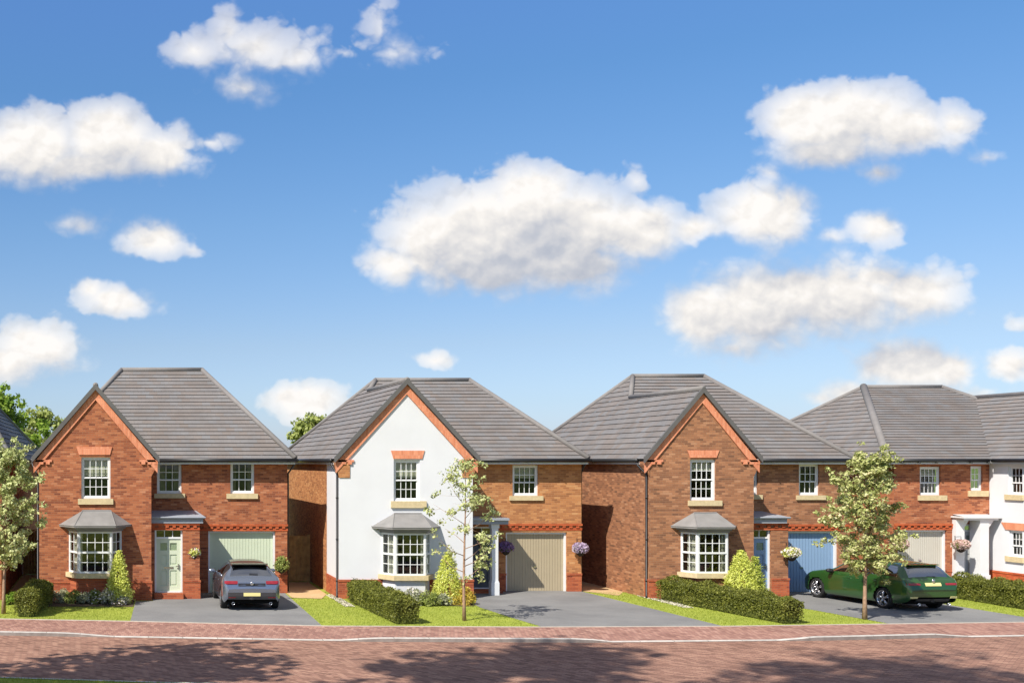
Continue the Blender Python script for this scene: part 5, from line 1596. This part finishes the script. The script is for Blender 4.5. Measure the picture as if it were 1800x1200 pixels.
def billow(off):
    q = k.vm('ADD', k.vm('MULTIPLY', p, (1, 1.2, 1)), off)
    w2 = k.n('ShaderNodeTexNoise'); w2.inputs['Scale'].default_value = 45; w2.inputs['Detail'].default_value = 3; k.put(w2.inputs['Vector'], q)
    w3 = k.vm('SCALE', k.vm('SUBTRACT', w2.outputs['Color'], (.5, .5, .5))); w3.node.inputs['Scale'].default_value = .022
    vo = k.n('ShaderNodeTexVoronoi', feature='F1'); vo.voronoi_dimensions = '2D'; vo.inputs['Scale'].default_value = 30
    vo.inputs['Detail'].default_value = 2.5; vo.inputs['Roughness'].default_value = .55
    k.put(vo.inputs['Vector'], k.vm('ADD', q, w3))
    return k.m('ADD', k.m('MULTIPLY', k.m('SUBTRACT', .62, vo.outputs['Distance']), .6), k.m('MULTIPLY', k.noise(q, 20, 7, .54), .95))
fb = billow((0, 0, 0)); fb2 = billow((-.0045, .008, 0))
dens = k.m('ADD', D0, k.m('MULTIPLY', k.m('SUBTRACT', fb, .37), .43))
wid = k.mapr(D1_, -.3, .35, .17, .52)
mrn = k.n('ShaderNodeMapRange'); mrn.interpolation_type = 'SMOOTHSTEP'
k.put(mrn.inputs[0], dens); mrn.inputs[1].default_value = .05; k.put(mrn.inputs[2], k.m('ADD', .05, wid)); mrn.inputs[3].default_value = 0; mrn.inputs[4].default_value = 1
alpha = k.m('MULTIPLY', k.m('MULTIPLY', mrn.outputs[0], k.mapr(D0, .05, .6, .3, 1.0)), k.mapr(dz, .0, .03, 0, 1))
sh = k.noise(k.vm('MULTIPLY', p, (1, 1.3, 1)), 15, 4, .55)
lit = k.m('ADD', k.m('SUBTRACT', .97, k.mapr(D1_, -.02, .8, 0, .64)), k.m('ADD', k.m('MULTIPLY', k.m('SUBTRACT', sh, .5), .2), k.m('MULTIPLY', k.m('SUBTRACT', fb, fb2), .5)), clamp=True)
CLOUD = 1.0
cc = k.ramp(lit, [(0., (.42, .465, .565)), (.3, (.55, .575, .64)), (.6, (.75, .74, .745)), (.86, (.93, .895, .855)), (1, (1.0, .97, .94))])
# Nishita, a touch more saturated
hs = k.n('ShaderNodeHueSaturation'); hs.inputs['Saturation'].default_value = 1.12; hs.inputs['Value'].default_value = 1.0
nt.links.new(sky.outputs[0], hs.inputs['Color'])
air = k.ramp(dz, [(0, (.64, .74, 1.15)), (.05, (.66, .72, .95)), (.1, (.74, .73, .84)), (.2, (.72, .8, .9)), (.31, (.66, .84, .98)), (.42, (.8, .96, 1.19)), (.75, (.55, .62, .68))])
skys = k.vm('SCALE', k.vm('MULTIPLY', hs.outputs[0], air)); skys.node.inputs['Scale'].default_value = SKY_STRENGTH
ccs = k.vm('SCALE', cc); ccs.node.inputs['Scale'].default_value = .74 * CLOUD
fill_veil = k.m('MULTIPLY', k.mapr(dz, .42, .75, 0, .36, True), k.mapr(k.noise(tc, 5, 5, .6), .35, .6, .45, 1.0))  # pale cloud layer added overhead, out of view, to warm the ambient fill
skys = k.mix(fill_veil, skys, (.8, .76, .7))
fin = k.mix(alpha, skys, ccs)
nt.links.new(fin, bg.inputs[0]); bg.inputs[1].default_value = 1.0
try:
    world.cycles.sampling_method = 'MANUAL'; world.cycles.sample_map_resolution = 512
except Exception: pass

# ---------------------------------------------------------------- camera
cam = bpy.data.cameras.new('camera'); co = bpy.data.objects.new('camera', cam); col.objects.link(co)
co.location = (0, 0, CH); co.rotation_euler = (math.radians(90), 0, 0)
cam.sensor_width = 36; cam.lens = F / 1800 * 36; cam.shift_x = (900 - PX) / 1800; cam.shift_y = (PY - 600) / 1800; cam.clip_end = 3000; cam.clip_start = .1
scene.camera = co
scene.view_settings.view_transform = 'Standard'; scene.view_settings.look = 'None'; scene.view_settings.gamma = 1; scene.view_settings.exposure = .46
try:
    scene.cycles.use_denoising = True; scene.cycles.max_bounces = 8; scene.cycles.transparent_max_bounces = 16; scene.cycles.caustics_reflective = False; scene.cycles.caustics_refractive = False
except Exception: pass
